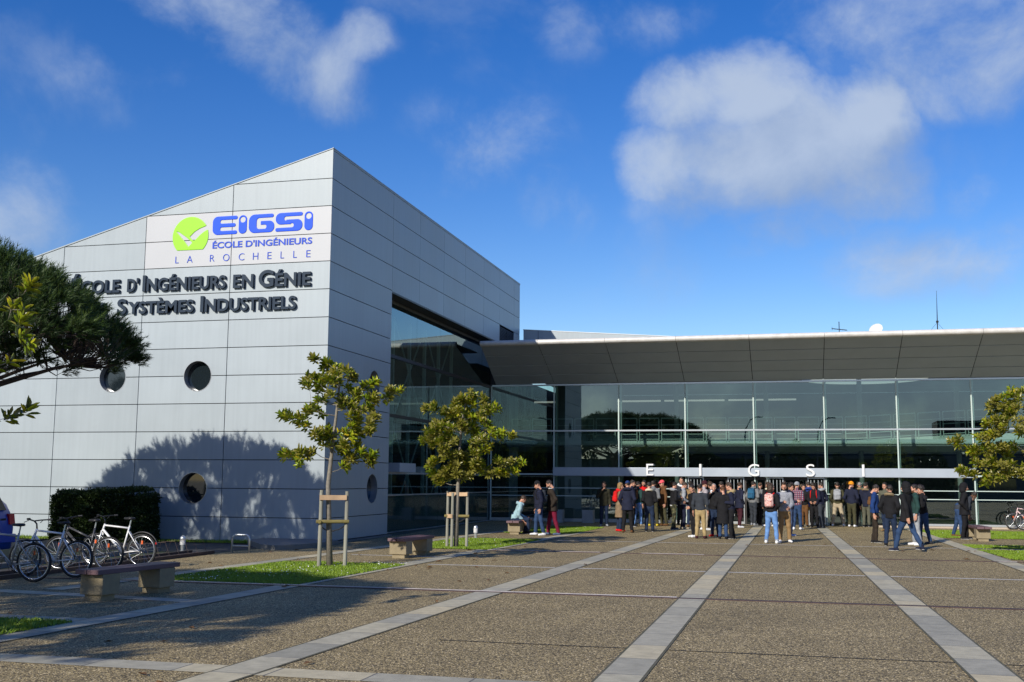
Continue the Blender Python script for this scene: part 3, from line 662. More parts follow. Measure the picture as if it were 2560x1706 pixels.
# pale screen wall rising behind the canopy
scr = thing('roof_screen', 'low pale metal screen wall rising behind the canopy beside the clad building', 'wall', (-12.7, 52.2, 7.0))
MB().prism([(0, 0), (8.6, 0), (8.6, 1.56), (7.5, 1.65), (0, 2.19)], 'y', 0, .15).build('panel', M['panel'], scr)
MB().box(.745, -.008, 0, .76, -.001, 2.12).build('joint', M['seam'], scr)
MB().hexa([(-.02, -.02, 2.196), (7.5, -.02, 1.656), (7.5, .18, 1.656), (-.02, .18, 2.196), (-.02, -.02, 2.226), (7.5, -.02, 1.686), (7.5, .18, 1.686), (-.02, .18, 2.226)]).build('coping', M['alu'], scr)
# things on the roof
an = thing('tv_antenna', 'small comb shaped aerial on a thin pole above the roof edge', 'antenna', (2.18, 50, 7.2))
MB().tube([(0, 0, 0), (0, 0, 1.66)], .018, 8).build('pole', M['seam'], an)
b = MB().bar((-.32, 0, 1.36), (.34, 0, 1.27), .03)
for k in range(9): b.bar((-.28+k*.07, -.14, 1.35-k*.0095), (-.28+k*.07, .14, 1.35-k*.0095), .014)
b.bar((-.3, 0, 1.28), (-.3, 0, 1.44), .014); b.build('boom', M['seam'], an)
ds = thing('satellite_dish', 'white satellite dish on the roof between the aerial and the tall mast', 'dish', (3.75, 50, 7.2))
ring = [(.0, 0)]+[(.30*k/6, .09*(k/6)**2) for k in range(1, 7)]
dm = MB().lathe([(r+.001, z) for r, z in ring]+[(.30, .10), (.001, .012)], n=28)
do = dm.build('dish', M['white'], ds, smooth=True); do.rotation_euler = (R(-60), 0, R(155)); do.location = (0, 0, 1.22)
MB().tube([(0, 0, 0), (0, .02, 1.2)], .025, 8).build('mount', M['alu'], ds); MB().tube([(0, 0, 1.15), (-.26, -.2, 1.05), (-.30, -.22, 1.14)], .013, 6).build('feed_arm', M['alu'], ds)
ms = thing('radio_mast', 'tall thin guyed mast on the roof at the right', 'mast', (6.25, 50, 7.2))
MB().tube([(0, 0, 0), (.01, 0, 1.6), (.03, 0, 2.9)], [.03, .022, .006], 8).build('pole', M['seam'], ms); MB().box(-.04, -.04, 1.5, .06, .04, 1.58).build('bracket', M['seam'], ms)
for sx in (-1, 1): MB().tube([(0, 0, 1.5), (sx*.75, .1, .6)], .006, 5).build('guy_wire', M['seam'], ms)
for (px, py) in ((1500, 1302), (1398, 1306)):
    x, y = at(px, py); y = min(y, 47.4)
    t = thing('planter_box', 'square pale concrete planter against the glass, behind the man in the olive coat' if px == 1500 else 'square pale concrete planter against the glass, beside the man in the dark brown coat', 'planter', (x, y, 0), 0, 'concrete planters by the glass front')
    MB().box(-.24, -.24, 0, .24, .24, .56).build('box', mat('pale_concrete', (.36, .36, .33), .8, 0, .12, 4), t, bevel=.015)
    MB().box(-.2, -.2, .54, .2, .2, .568).build('soil', M['earth'], t)
# ================================================================ iso-surfaces (used for bodies, clothes and rounded lettering)
EDG = [((0,0,0),(1,0,0)),((0,1,0),(1,1,0)),((0,0,1),(1,0,1)),((0,1,1),(1,1,1)),((0,0,0),(0,1,0)),((1,0,0),(1,1,0)),((0,0,1),(0,1,1)),((1,0,1),(1,1,1)),((0,0,0),(0,0,1)),((1,0,0),(1,0,1)),((0,1,0),(0,1,1)),((1,1,0),(1,1,1))]
def nets(F, o, h):
    S = F < 0; nx, ny, nz = F.shape
    c = np.zeros((nx-1, ny-1, nz-1), np.int8)
    for a in (0, 1):
        for b in (0, 1):
            for d in (0, 1): c += S[a:nx-1+a, b:ny-1+b, d:nz-1+d]
    act = (c > 0) & (c < 8); I = np.argwhere(act); idx = np.full(act.shape, -1, np.int32); idx[act] = np.arange(len(I))
    P = np.zeros((len(I), 3)); cnt = np.zeros(len(I))
    for a, b in EDG:
        a = np.array(a); b = np.array(b); fa = F[tuple((I+a).T)]; fb = F[tuple((I+b).T)]; mk = (fa < 0) != (fb < 0)
        t = np.where(mk, fa/np.where(mk, fa-fb, 1), 0); P += mk[:, None]*(a+t[:, None]*(b-a)); cnt += mk
    V = (I+P/cnt[:, None])*np.array(h)+np.array(o)
    Q = []
    s = S[:-1, 1:-1, 1:-1] != S[1:, 1:-1, 1:-1]; J = np.argwhere(s)+[0, 1, 1]; fl = S[tuple(J.T)]
    q = np.stack([idx[J[:,0], J[:,1]-1, J[:,2]-1], idx[J[:,0], J[:,1], J[:,2]-1], idx[J[:,0], J[:,1], J[:,2]], idx[J[:,0], J[:,1]-1, J[:,2]]], 1); q[~fl] = q[~fl][:, ::-1]; Q.append(q)
    s = S[1:-1, :-1, 1:-1] != S[1:-1, 1:, 1:-1]; J = np.argwhere(s)+[1, 0, 1]; fl = S[tuple(J.T)]
    q = np.stack([idx[J[:,0]-1, J[:,1], J[:,2]-1], idx[J[:,0]-1, J[:,1], J[:,2]], idx[J[:,0], J[:,1], J[:,2]], idx[J[:,0], J[:,1], J[:,2]-1]], 1); q[~fl] = q[~fl][:, ::-1]; Q.append(q)
    s = S[1:-1, 1:-1, :-1] != S[1:-1, 1:-1, 1:]; J = np.argwhere(s)+[1, 1, 0]; fl = S[tuple(J.T)]
    q = np.stack([idx[J[:,0]-1, J[:,1]-1, J[:,2]], idx[J[:,0], J[:,1]-1, J[:,2]], idx[J[:,0], J[:,1], J[:,2]], idx[J[:,0]-1, J[:,1], J[:,2]]], 1); q[~fl] = q[~fl][:, ::-1]; Q.append(q)
    return V, np.concatenate(Q)
def grid(lo, hi, h):
    lo = np.array(lo, float)-2*h; hi = np.array(hi, float)+2*h
    n = np.ceil((hi-lo)/h).astype(int)+1
    return [(lo[k]+h*np.arange(n[k])).reshape([-1 if q == k else 1 for q in range(3)]) for k in range(3)], lo
def smin(a, b, k):
    if k <= 0: return np.minimum(a, b)
    h = np.clip(.5+.5*(b-a)/k, 0, 1); return b+(a-b)*h-k*h*(1-h)
def cone(G, a, b, ra, rb, fy=1.):
    """tapered capsule; fy<1 flattens it front to back"""
    X, Y, Z = G; d = np.array(b, float)-a; L2 = d@d+1e-12
    px, py, pz = X-a[0], (Y-a[1]), Z-a[2]
    t = np.clip((px*d[0]+py*d[1]+pz*d[2])/L2, 0, 1)
    qx, qy, qz = px-t*d[0], (py-t*d[1])/fy, pz-t*d[2]
    return np.sqrt(qx*qx+qy*qy+qz*qz)-(ra+(rb-ra)*t)
def ell(G, c, r):
    X, Y, Z = G; a, b, d = (X-c[0])/r[0], (Y-c[1])/r[1], (Z-c[2])/r[2]
    k0 = np.sqrt(a*a+b*b+d*d); k1 = np.sqrt((a/r[0])**2+(b/r[1])**2+(d/r[2])**2)+1e-9
    return k0*(k0-1)/k1
def rbox(G, c, s, r):
    q = [np.abs(g-c[k])-(s[k]-r) for k, g in enumerate(G)]
    return np.sqrt(sum(np.maximum(x, 0)**2 for x in q))+np.minimum(np.maximum(np.maximum(q[0], q[1]), q[2]), 0)-r

# ================================================================ signs
def rb2(U, Z, x0, x1, z0, z1, r):
    qx = np.abs(U-(x0+x1)/2)-((x1-x0)/2-r); qz = np.abs(Z-(z0+z1)/2)-((z1-z0)/2-r)
    return np.sqrt(np.maximum(qx, 0)**2+np.maximum(qz, 0)**2)+np.minimum(np.maximum(qx, qz), 0)-r
def poly2(U, Z, pts):
    d = np.full(np.broadcast(U, Z).shape, 1e9); s = np.ones(d.shape); n = len(pts)
    for i in range(n):
        ax, az = pts[i]; bx, bz = pts[i-1]; ex, ez = bx-ax, bz-az; wx, wz_ = U-ax, Z-az
        t = np.clip((wx*ex+wz_*ez)/(ex*ex+ez*ez), 0, 1); d = np.minimum(d, (wx-ex*t)**2+(wz_-ez*t)**2)
        c1, c2, c3 = Z >= az, Z < bz, ex*wz_ > ez*wx
        s = np.where((c1 & c2 & c3) | (~c1 & ~c2 & ~c3), -s, s)
    return s*np.sqrt(d)
def plate(f2, x0, x1, z0, z1, th, h=.011):
    """a flat shape with real thickness, from a 2D distance function; lies against y=0, front at -th"""
    ux = np.arange(x0-2*h, x1+3*h, h); uz = np.arange(z0-2*h, z1+3*h, h); ys = np.array([-th-.006, -th+.006, -.006, .006])
    D = f2(ux[:, None], uz[None, :]); hy = np.array([-th-.006, -th+.006, -.006, .006])
    F = np.maximum(D[:, None, :]*1.0, (np.maximum(-th-hy, hy)/1.0)[None, :, None])
    V, Q = nets(F, (0, 0, 0), (1, 1, 1)); V = V.copy()
    V[:, 0] = ux[0]+V[:, 0]*h; V[:, 2] = uz[0]+V[:, 2]*h; V[:, 1] = np.interp(V[:, 1], [0, 1, 2, 3], hy)
    return V, Q
sg = thing('logo_sign', 'white rectangular logo sign with lime emblem and blue lettering high on the pale panelled front', 'sign', (-18.89, YF, 8.08))
wh.v = [(x+18.89, y-YF, z-8.08) for x, y, z in wh.v]; wh.build('sign_panel', M['panel_white'], sg)
def sgn(name, V, Q, m, th=0):
    V = V.copy(); V[:, 0] += 18.89; V[:, 2] -= 8.08; V[:, 1] -= .004
    return obj(name, np_mesh(name, V, Q), m, sg)
def emblem(U, Z):
    d = np.maximum(np.sqrt((U+17.37)**2+(Z-9.02)**2)-.6, 8.6-Z)
    cv = lambda p: [(-17.37+(x-335)/525*1.2, 9.62-(y+(x-335)*.068-252)*.00209) for x, y in p]
    d = np.maximum(d, -poly2(U, Z, cv([(122, 470), (165, 480), (270, 550), (365, 630), (312, 692), (245, 605), (185, 540)])))
    return np.maximum(d, -poly2(U, Z, cv([(325, 545), (395, 470), (470, 420), (566, 378), (640, 360), (640, 410), (586, 432), (520, 475), (470, 520), (398, 600), (368, 598)])))
sgn('emblem', *plate(emblem, -17.98, -16.76, 8.59, 9.63, .012), M['lime'])
B0, ZL = -16.64, 9.02
cap = lambda U, Z, x0, x1, z, r: rb2(U, Z, x0-r, x1+r, z-r, z+r, r*.98)
mx, mn = np.maximum, np.minimum
def L_E(U, Z):
    d = mx(mx(rb2(U, Z, 0, 1.2, 0, .56, .17), U-.45), -mn(rb2(U, Z, .25, 1.3, .112, .224, .05), rb2(U, Z, .25, 1.3, .336, .448, .05)))
    return mn(mn(d, cap(U, Z, .4, .758, .504, .056)), mn(cap(U, Z, .4, .70, .28, .056), cap(U, Z, .4, .755, .056, .056)))
def L_I(c): return lambda U, Z: mx(rb2(U, Z, c-.132, c+.132, 0, .56, .13), -(np.sqrt((U-c)**2+(Z-.425)**2)-.088))
def L_G(U, Z):
    d = mx(mx(rb2(U, Z, 1.188, 2.4, 0, .56, .19), U-1.6), -rb2(U, Z, 1.44, 2.6, .112, .448, .09))
    d = mn(d, cap(U, Z, 1.5, 1.93, .504, .056)); e = mx(mx(rb2(U, Z, 1.2, 2.013, 0, .35, .16), 1.45-U), -rb2(U, Z, 1.3, 1.76, .112, .238, .05))
    e = mx(e, -mx(U-1.62, Z-.36+.0)) if False else e
    e = mx(e, -rb2(U, Z, 1.2, 1.575, .112, .5, .02))
    return mn(d, mn(e, cap(U, Z, 1.63, 1.8, .294, .056)))
def L_S(U, Z):
    a = mx(mx(rb2(U, Z, 2.057, 3.2, .21, .56, .165), U-2.55), -rb2(U, Z, 2.33, 3.3, .322, .448, .06))
    b = mx(mx(rb2(U, Z, 1.8, 2.915, 0, .35, .165), 2.4-U), -rb2(U, Z, 1.7, 2.64, .112, .238, .06))
    return mn(mn(a, b), mn(cap(U, Z, 2.5, 2.86, .504, .056), cap(U, Z, 2.11, 2.5, .056, .056)))
for f, x0, x1 in ((L_E, 0, .82), (L_I(.99), .85, 1.13), (L_G, 1.18, 2.02), (L_S, 2.05, 2.92), (L_I(3.11), 2.97, 3.25)):
    V, Q = plate(f, x0, x1, 0, .56, .012); V[:, 0] += B0; V[:, 2] += ZL; sgn('letter', V, Q, M['blue'])

def text_mesh(body, x0, x1, zb, zc, depth, bold=0., smallcaps=False, spacing=1., ref='E'):
    def make(t, sc):
        cu = bpy.data.curves.new('t', 'FONT'); cu.body = t; cu.size = 1; cu.extrude = .5; cu.offset = bold; cu.space_character = spacing; cu.small_caps_scale = .80; cu.resolution_u = 5
        if sc:
            for i, f in enumerate(cu.body_format): f.use_small_caps = True
        o = bpy.data.objects.new('t', cu); COL.objects.link(o); bpy.context.view_layer.update()
        me = bpy.data.meshes.new_from_object(o.evaluated_get(bpy.context.evaluated_depsgraph_get())); bpy.data.objects.remove(o); bpy.data.curves.remove(cu)
        v = np.zeros(len(me.vertices)*3); me.vertices.foreach_get('co', v); return me, v.reshape(-1, 3)
    me_r, r = make(ref, False); hcap = r[:, 1].max()-r[:, 1].min(); base = r[:, 1].min()
    if smallcaps:      # capital initial, the rest in capitals of four fifths the height
        me, v = make(body[0].upper() if smallcaps != 'low' else body[0], False)
        if smallcaps == 'low': v = v*.8; me.vertices.foreach_set('co', v.ravel())
        if len(body) > 1:
            m2, v2 = make(body[1:].upper(), False); v2 = v2*np.array([.8, .8, 1]); v2[:, 0] += v[:, 0].max()+.075-v2[:, 0].min(); v2[:, 1] += base*.2
            bm = bmesh.new(); bm.from_mesh(me); m2.vertices.foreach_set('co', v2.ravel()); bm.from_mesh(m2); bm.to_mesh(me); bm.free()
            v = np.concatenate([v, v2])
    else: me, v = make(body, False)
    sx = (x1-x0)/(v[:, 0].max()-v[:, 0].min()); sz = (zc-zb)/hcap
    w = np.stack([x0+(v[:, 0]-v[:, 0].min())*sx, -(v[:, 2]+.5)*depth, zb+(v[:, 1]-base)*sz], 1)
    me.vertices.foreach_set('co', w.ravel()); me.update(); return me
def sgt(name, me, m):
    me.transform(Matrix.Translation((18.89, -.004, -8.08))); return obj(name, me, m, sg)
sgt('text_line', text_mesh("ÉCOLE D'INGÉNIEURS", -16.62, -13.40, 8.61, 8.80, .01, .022), M['blue_soft'])
for ch, c in zip('LAROCHELLE', np.array([138, 332, 672, 882, 1110, 1318, 1522, 1710, 1895, 2087])):
    w = {'L': .055, 'E': .065, 'A': .095, 'O': .105, 'C': .09, 'H': .085, 'R': .075}[ch]; xc = -16.64+(c-660)/1480*3.25
    sgt('letter', text_mesh(ch, xc-w, xc+w, 8.215, 8.42, .01, -.012), M['blue_soft'])
def lettering(words, label, y=YF):
    x0 = min(w[1] for w in words); t = thing('wall_lettering', label, 'lettering', (x0, y, words[0][3]))
    for body, a, b, zb, zc in words:
        me = text_mesh(body, a, b, zb, zc, .075, .027, 'low' if body in ("D'", 'EN', 'DES') else True); me.transform(Matrix.Translation((-x0, -.015, -words[0][3]))); obj('word', me, M['navy'], t)
        for s in (.25, .75):
            xx = a+(b-a)*s-x0; 
lettering([("École", -21.35, -19.66, 7.38, 7.88), ("D'", -19.40, -19.02, 7.38, 7.88), ("Ingénieurs", -18.87, -16.10, 7.38, 7.87), ("EN", -15.86, -15.20, 7.37, 7.87), ("Génie", -15.03, -13.38, 7.37, 7.87)],
          'upper line of dark navy raised letters on the pale panels, ending in GÉNIE')
lettering([("DES", -21.0, -20.1, 6.70, 7.18), ("Systèmes", -19.70, -17.12, 6.70, 7.17), ("Industriels", -16.90, -13.82, 6.69, 7.17)],
          'lower line of dark navy raised letters on the pale panels, ending in INDUSTRIELS')
for ch, px in (('E', 1625), ('I', 1751), ('G', 1884), ('S', 2026), ('I', 2158)):
    d = ray(px, 1174); t_ = 48.3/d[1]; x = d[0]*t_; w = {'E': .155, 'I': .045, 'G': .235, 'S': .175}[ch]
    lab = {1625: 'white letter E standing on the pale blue lintel', 1751: 'white letter I on the lintel between the E and the G', 1884: 'white letter G standing on the lintel above the middle doors', 2026: 'white letter S standing on the pale blue lintel', 2158: 'white letter I on the lintel to the right of the S'}[px]
    me = text_mesh(ch, -w, w, 0, .50, .05, .0)
    o = obj('sign_letter', me, M['white']); o.location = (x, 48.3, 2.06); tag(o, lab, 'letter', 'white letters along the lintel')
# ================================================================ trees
M['bark'] = mat('magnolia_bark', (.23, .205, .165), .8, 0, .25, 14, .5, 60)
M['pine_bark'] = mat('pine_bark', (.07, .05, .038), .9, 0, .4, 10, .8, 40)
def leaf_mat(name, top, under, rough, spec):
    m = bpy.data.materials.new(name); m.use_nodes = True; nt = m.node_tree; N = nt.nodes; L = nt.links; b = N['Principled BSDF']
    oi = N.new('ShaderNodeAttribute'); oi.attribute_name = 'tone'; cr = N.new('ShaderNodeValToRGB'); e = cr.color_ramp.elements
    e[0].position = 0; e[0].color = (*top[0], 1); e[1].position = 1; e[1].color = (*top[-1], 1)
    for i in range(1, len(top)-1):
        k = e.new(i/(len(top)-1)); k.color = (*top[i], 1)
    L.new(oi.outputs['Fac'], cr.inputs[0])
    if under:
        g = N.new('ShaderNodeNewGeometry'); x = N.new('ShaderNodeMix'); x.data_type = 'RGBA'; L.new(g.outputs['Backfacing'], x.inputs[0]); L.new(cr.outputs[0], x.inputs[6]); x.inputs[7].default_value = (*under, 1); L.new(x.outputs[2], b.inputs['Base Color'])
        c = x.outputs[2]
    else: c = cr.outputs[0]; L.new(c, b.inputs['Base Color'])
    b.inputs['Roughness'].default_value = rough; b.inputs['Specular IOR Level'].default_value = spec
    t = N.new('ShaderNodeBsdfTranslucent'); L.new(c, t.inputs[0]); ms = N.new('ShaderNodeMixShader'); ms.inputs[0].default_value = .26
    L.new(b.outputs[0], ms.inputs[1]); L.new(t.outputs[0], ms.inputs[2]); L.new(ms.outputs[0], N['Material Output'].inputs[0]); return m
M['mag_leaf'] = leaf_mat('magnolia_leaf', [(.08, .14, .012), (.18, .27, .014), (.31, .37, .018), (.47, .44, .025), (.62, .46, .03)], (.24, .22, .045), .30, .55)
M['needle'] = leaf_mat('pine_needle', [(.015, .032, .008), (.04, .078, .014), (.10, .15, .028)], None, .55, .35)
M['hedge_leaf'] = leaf_mat('hedge_leaf', [(.014, .03, .008), (.03, .055, .012), (.05, .08, .018)], None, .5, .4)

def add_tone(me, tone):
    a = me.attributes.new('tone', 'FLOAT', 'FACE'); a.data.foreach_set('value', np.asarray(tone, np.float32))

def leaves_mesh(name, cent, dirs, n_per, size, g, spread=1.0):
    """rosettes of long folded leaves: cent (k,3), dirs (k,3) shoot directions"""
    k = len(cent); V = []; F = []; T = []
    for i in range(k):
        d = Vector(dirs[i]).normalized(); a = d.orthogonal().normalized(); b = d.cross(a)
        n = int(n_per*(.75+.5*g.random())); base_tone = g.random()*.35
        for q in range(n):
            an = q*2.399+g.random()*.5; tilt = (.35+.95*(q/n)*spread+g.normal(0, .18))
            ld = (d*math.cos(tilt)+(a*math.cos(an)+b*math.sin(an))*math.sin(tilt)).normalized()
            ld = (ld+Vector((0, 0, -.12))).normalized()
            L_ = size*(.7+.5*g.random()); w = L_*.19
            sd = ld.cross(d); sd = sd.normalized() if sd.length > 1e-3 else a
            up = sd.cross(ld).normalized(); p0 = Vector(cent[i])+ld*.02-d*(q/n)*size*.55
            dr = -.10*L_*(.5+g.random())
            pts = [p0, p0+ld*L_*.35+sd*w+up*.012, p0+ld*L_*.35-up*.012, p0+ld*L_*.35-sd*w+up*.012, p0+ld*L_*.72+sd*w*.85+up*(.012+dr*.4), p0+ld*L_*.72+up*(dr*.5-.012), p0+ld*L_*.72-sd*w*.85+up*(.012+dr*.4), p0+ld*L_+up*dr]
            o = len(V); V += [tuple(p) for p in pts]
            F += [(o, o+2, o+1), (o, o+3, o+2), (o+1, o+2, o+5), (o+1, o+5, o+4), (o+2, o+3, o+6), (o+2, o+6, o+5), (o+4, o+5, o+7), (o+5, o+6, o+7)]
            t = min(1, max(0, base_tone+g.random()*.5+(.45 if g.random() < .06 else 0))); T += [t]*8
    me = np_mesh(name, np.array(V), np.array(F)); add_tone(me, T); return me

def magnolia(label, base, clusters, trunk, seed, depth=.95, leaf=.155, per=11, fill=2):
    """clusters: (right, up, radius) in metres seen from the plaza; the third dimension is filled in at random"""
    g = np.random.default_rng(seed); r_ = random.Random(seed)
    root = thing('magnolia_tree', label, 'tree', (base[0], base[1], 0), 0, 'young staked magnolias on the plaza')
    rt = Vector((RT[0], RT[1], 0)).normalized(); fw = Vector((FW[0], FW[1], 0)).normalized()
    top = max(c[1] for c in clusters)
    nodes = []                       # (pos, radius)
    tp = [Vector((0, 0, -.05))]+[rt*x+fw*r_.uniform(-.04, .04)+Vector((0, 0, z)) for x, z in trunk]
    H = tp[-1].z; tr = [.062*(1-.86*(max(0, p.z)/H)**1.1)+.006 for p in tp]
    MB().tube(tp, tr, 10).build('trunk', M['bark'], root, smooth=True)
    fine = []
    for i in range(len(tp)-1):
        for q in range(6):
            p = tp[i].lerp(tp[i+1], q/6); 
            if p.z > trunk[0][1]*.8: fine.append((p, tr[i]+(tr[i+1]-tr[i])*q/6))
    cl = []
    zmid = (min(c[1] for c in clusters)+top)/2
    for x, z, r in clusters:
        wid = max(.15, 1-abs(z-zmid)/(top-zmid+.4)); f = math.sqrt(max(0, 1-(x/1.5)**2))
        for rep in range(fill if f > .45 else max(1, fill-1)):
            y = r_.uniform(-1, 1)*depth*wid*f
            cl.append((rt*(x+r_.uniform(-.03, .03))+fw*y+Vector((0, 0, z+r_.uniform(-.03, .03))), r))
    cl.sort(key=lambda c: min((c[0]-p).length for p, _ in fine))
    tips = []; dirs = []; br = MB(); twig = MB()
    nodes = list(fine)
    for c, r in cl:
        best = None
        for p, rad in nodes:
            d = c-p; l = d.length
            cost = l*(1+1.2*max(0, .30-d.z/(l+1e-6)))+ .02/(rad+.004)*.02
            if best is None or cost < best[0]: best = (cost, p, rad)
        _, p, rad = best; d = c-p; l = d.length
        mid = p+d*.5+Vector((0, 0, -.08*l))+Vector((r_.uniform(-1, 1), r_.uniform(-1, 1), 0))*.05*l
        ra = min(rad*.7, .007+.012*l); pts = [p, p.lerp(mid, .6)+Vector((0, 0, .0)), mid, mid.lerp(c, .6), c]
        br.tube(pts, [ra, ra*.85, ra*.7, ra*.55, .005], 6, False)
        nodes += [(mid, ra*.7), (c, ra*.5)]
        nd = (d.normalized()+Vector((0, 0, .55))).normalized()
        m_ = max(2, int(round((r/.064)**1.6)))
        for q in range(m_):
            off = Vector(g.normal(0, 1, 3)); off.z *= .7; off *= r*.62
            t = c+off if q else c
            if q: twig.tube([c-nd*.03, (c+t)/2+Vector((0, 0, -.02)), t], [.006, .005, .004], 4, False)
            tips.append(t); dirs.append((nd+off*(2.2 if q else 0)+Vector((0, 0, .2))).normalized())
    br.v += []; n0 = len(br.v); br.v += twig.v; br.f += [tuple(i+n0 for i in f) for f in twig.f]
    br.build('branches', M['bark'], root, smooth=True)
    obj('crown', leaves_mesh('crown', tips, dirs, per, leaf, g), M['mag_leaf'], root)
    return root
def px_clusters(base_px, base_xy, crop, lst, mpp):
    """metre offsets of the crown's leaf tufts, measured off the photograph with the scale at the tree"""
    ox, oy, s = crop; out = []
    for e in lst:
        x, y = ox+e[0]/s, oy+e[1]/s; r = (e[2] if len(e) > 2 else 55)/s*mpp*.62
        out.append(((x-base_px[0])*mpp, (base_px[1]-y)*mpp*.993, r))
    return out
C1 = [(420,130,50),(505,145,35),(490,195,40),(595,190,50),(570,250,55),(700,240,60),(745,270,40),(380,290,80),(300,300,50),(440,330,70),(540,320,70),(600,330,60),(390,390,60),(450,470,60),(560,440,70),(650,470,70),(720,400,60),(840,360,60),(930,360,40),(800,440,80),(880,450,80),(950,480,60),(1100,400,50),(1180,380,40),(1070,450,50),(720,550,90),(790,580,90),(900,560,50),(660,510,50),(800,650,80),(900,660,60),(960,665,40),(770,720,60),(930,720,40),(120,630,45),(200,660,70),(340,570,50),(410,570,50),(410,620,40),(330,650,50),(330,705,35),(500,770,90),(560,830,80),(450,800,50),(690,800,80),(760,830,90),(800,780,60),(900,780,30),(560,900,60),(620,930,60),(720,900,70),(800,900,50),(150,990,50),(215,1000,30),(330,960,80),(290,1020,60),(390,950,50),(700,980,80),(760,1040,60),(700,1080,50),(850,980,50),(920,980,60),(950,1010,40),(920,1060,40)]
C2 = [(1420,560,60),(1500,555,50),(1850,450,60),(1750,470,50),(1800,500,80),(1960,500,60),(2040,560,50),(1980,580,70),(1680,540,60),(1750,590,80),(1600,600,60),(1660,640,80),(1830,640,80),(1920,620,60),(1500,700,60),(1560,730,80),(1500,790,70),(1640,740,80),(1760,720,90),(1850,740,80),(1950,690,60),(1400,860,55),(1480,840,60),(1560,860,70),(1620,830,70),(1500,900,50),(1600,930,70),(1690,880,60),(1850,880,70),(1950,850,70),(2030,800,60),(2100,790,60),(2190,800,50),(1980,930,70),(1650,1000,70),(1750,1000,80),(1870,970,60),(1480,1080,50),(1500,1040,40),(1700,1080,80),(1800,1080,80),(1880,1060,80),(2080,1040,60),(2200,1050,60),(2270,1050,40),(1990,1150,60),(2080,1150,60),(2150,1150,60),(2220,1130,40),(1620,1150,80),(1700,1170,80),(1520,1200,60),(1570,1230,60),(1800,1170,70),(1500,1160,50),(1900,1130,60)]
C3 = [(460,150),(520,150),(640,80),(660,160),(600,200),(560,230),(500,200),(540,320),(450,300),(420,330),(480,370),(600,300),(650,260),(400,430),(360,440),(460,440),(540,400),(620,400),(180,490),(160,500),(300,560),(330,600),(280,560),(420,560),(500,530),(560,560),(620,520),(660,600),(440,640),(380,680),(320,680),(480,690),(560,700),(640,680),(180,740),(240,760),(290,770),(420,780),(470,800),(410,840),(540,760),(600,770),(660,770),(720,60),(780,40),(850,90),(900,180),(960,260),(760,200),(820,300),(1000,380),(900,420),(760,420),(1080,520),(980,560),(860,560),(760,560),(1120,660),(1000,700),(880,700),(760,700),(1060,800),(940,820),(820,800)]
crop3 = (660, 860, 3.5636); crop8 = (2360, 960, 3.409)
T1 = (-9.28, 21.37); T2 = (-8.76, 28.5); T3 = at(2600, 1392)
k1, k2, k3 = 22.587/FPX, 29.315/FPX, 27.35/FPX
magnolia('young magnolia with an open crown in the lawn bed before the building corner', T1, px_clusters((824.4, 1418), T1, crop3, C1, k1),
         [((815-824)*k1, (1418-1215)*k1), ((822-824)*k1, (1418-1120)*k1), ((830-824)*k1, (1418-1040)*k1), ((836-824)*k1, (1418-960)*k1), ((828-824)*k1, (1418-915)*k1)], 3, per=14, leaf=.138, depth=.8)
magnolia('young magnolia with a dense rounded crown, between the two benches before the glass corner', T2, px_clusters((1139.8, 1370), T2, crop3, C2, k2),
         [((1143-1140)*k2, (1370-1215)*k2), ((1146-1140)*k2, (1370-1130)*k2), ((1150-1140)*k2, (1370-1060)*k2), ((1162-1140)*k2, (1370-990)*k2)], 5, per=14, leaf=.138, fill=4)
magnolia('young magnolia half cut off by the right edge of the picture', T3, px_clusters((2600, 1392), T3, crop8, C3, k3),
         [(0, 1.6), (.02, 2.4), (-.02, 3.2), (.03, 4.0)], 8, per=14, leaf=.138, fill=3)
C4 = [(-.3, 2.0), (.2, 1.9), (.7, 2.2), (-.8, 2.3), (1.1, 2.35), (.4, 2.6), (-.3, 2.7), (.9, 2.9), (1.25, 2.75), (.2, 3.1), (-.9, 3.0), (.75, 3.35), (1.15, 3.5), (-.2, 3.5), (.45, 3.8), (-.6, 3.8), (.85, 4.0), (.1, 4.2), (-.3, 4.5), (.4, 4.5), (1.2, 3.15), (-1.2, 2.6), (-1.1, 3.5)]
T0 = (-9.55, 9.6)
fr0 = FW@np.array([T0[0], T0[1], -EYE])
m0 = lambda x, y: ((x-1280)/FPX*fr0-(RT@np.array([T0[0], T0[1], -EYE])), EYE+(1196-y)/FPX*fr0)
magnolia('magnolia whose leaf sprays reach in at the left edge over the pine', T0, [(c[0]*.62, c[1], .15) for c in C4]+[(*m0(8, 708), .05), (*m0(18, 690), .04), (*m0(8, 800), .05), (*m0(5, 830), .05), (*m0(30, 850), .04), (*m0(20, 1032), .035), (*m0(-12, 1038), .05), (*m0(-30, 760), .13), (*m0(-60, 900), .14)],
         [(0, 1.5), (.03, 2.4), (-.02, 3.3), (.03, 4.3)], 13, per=9, leaf=.13)
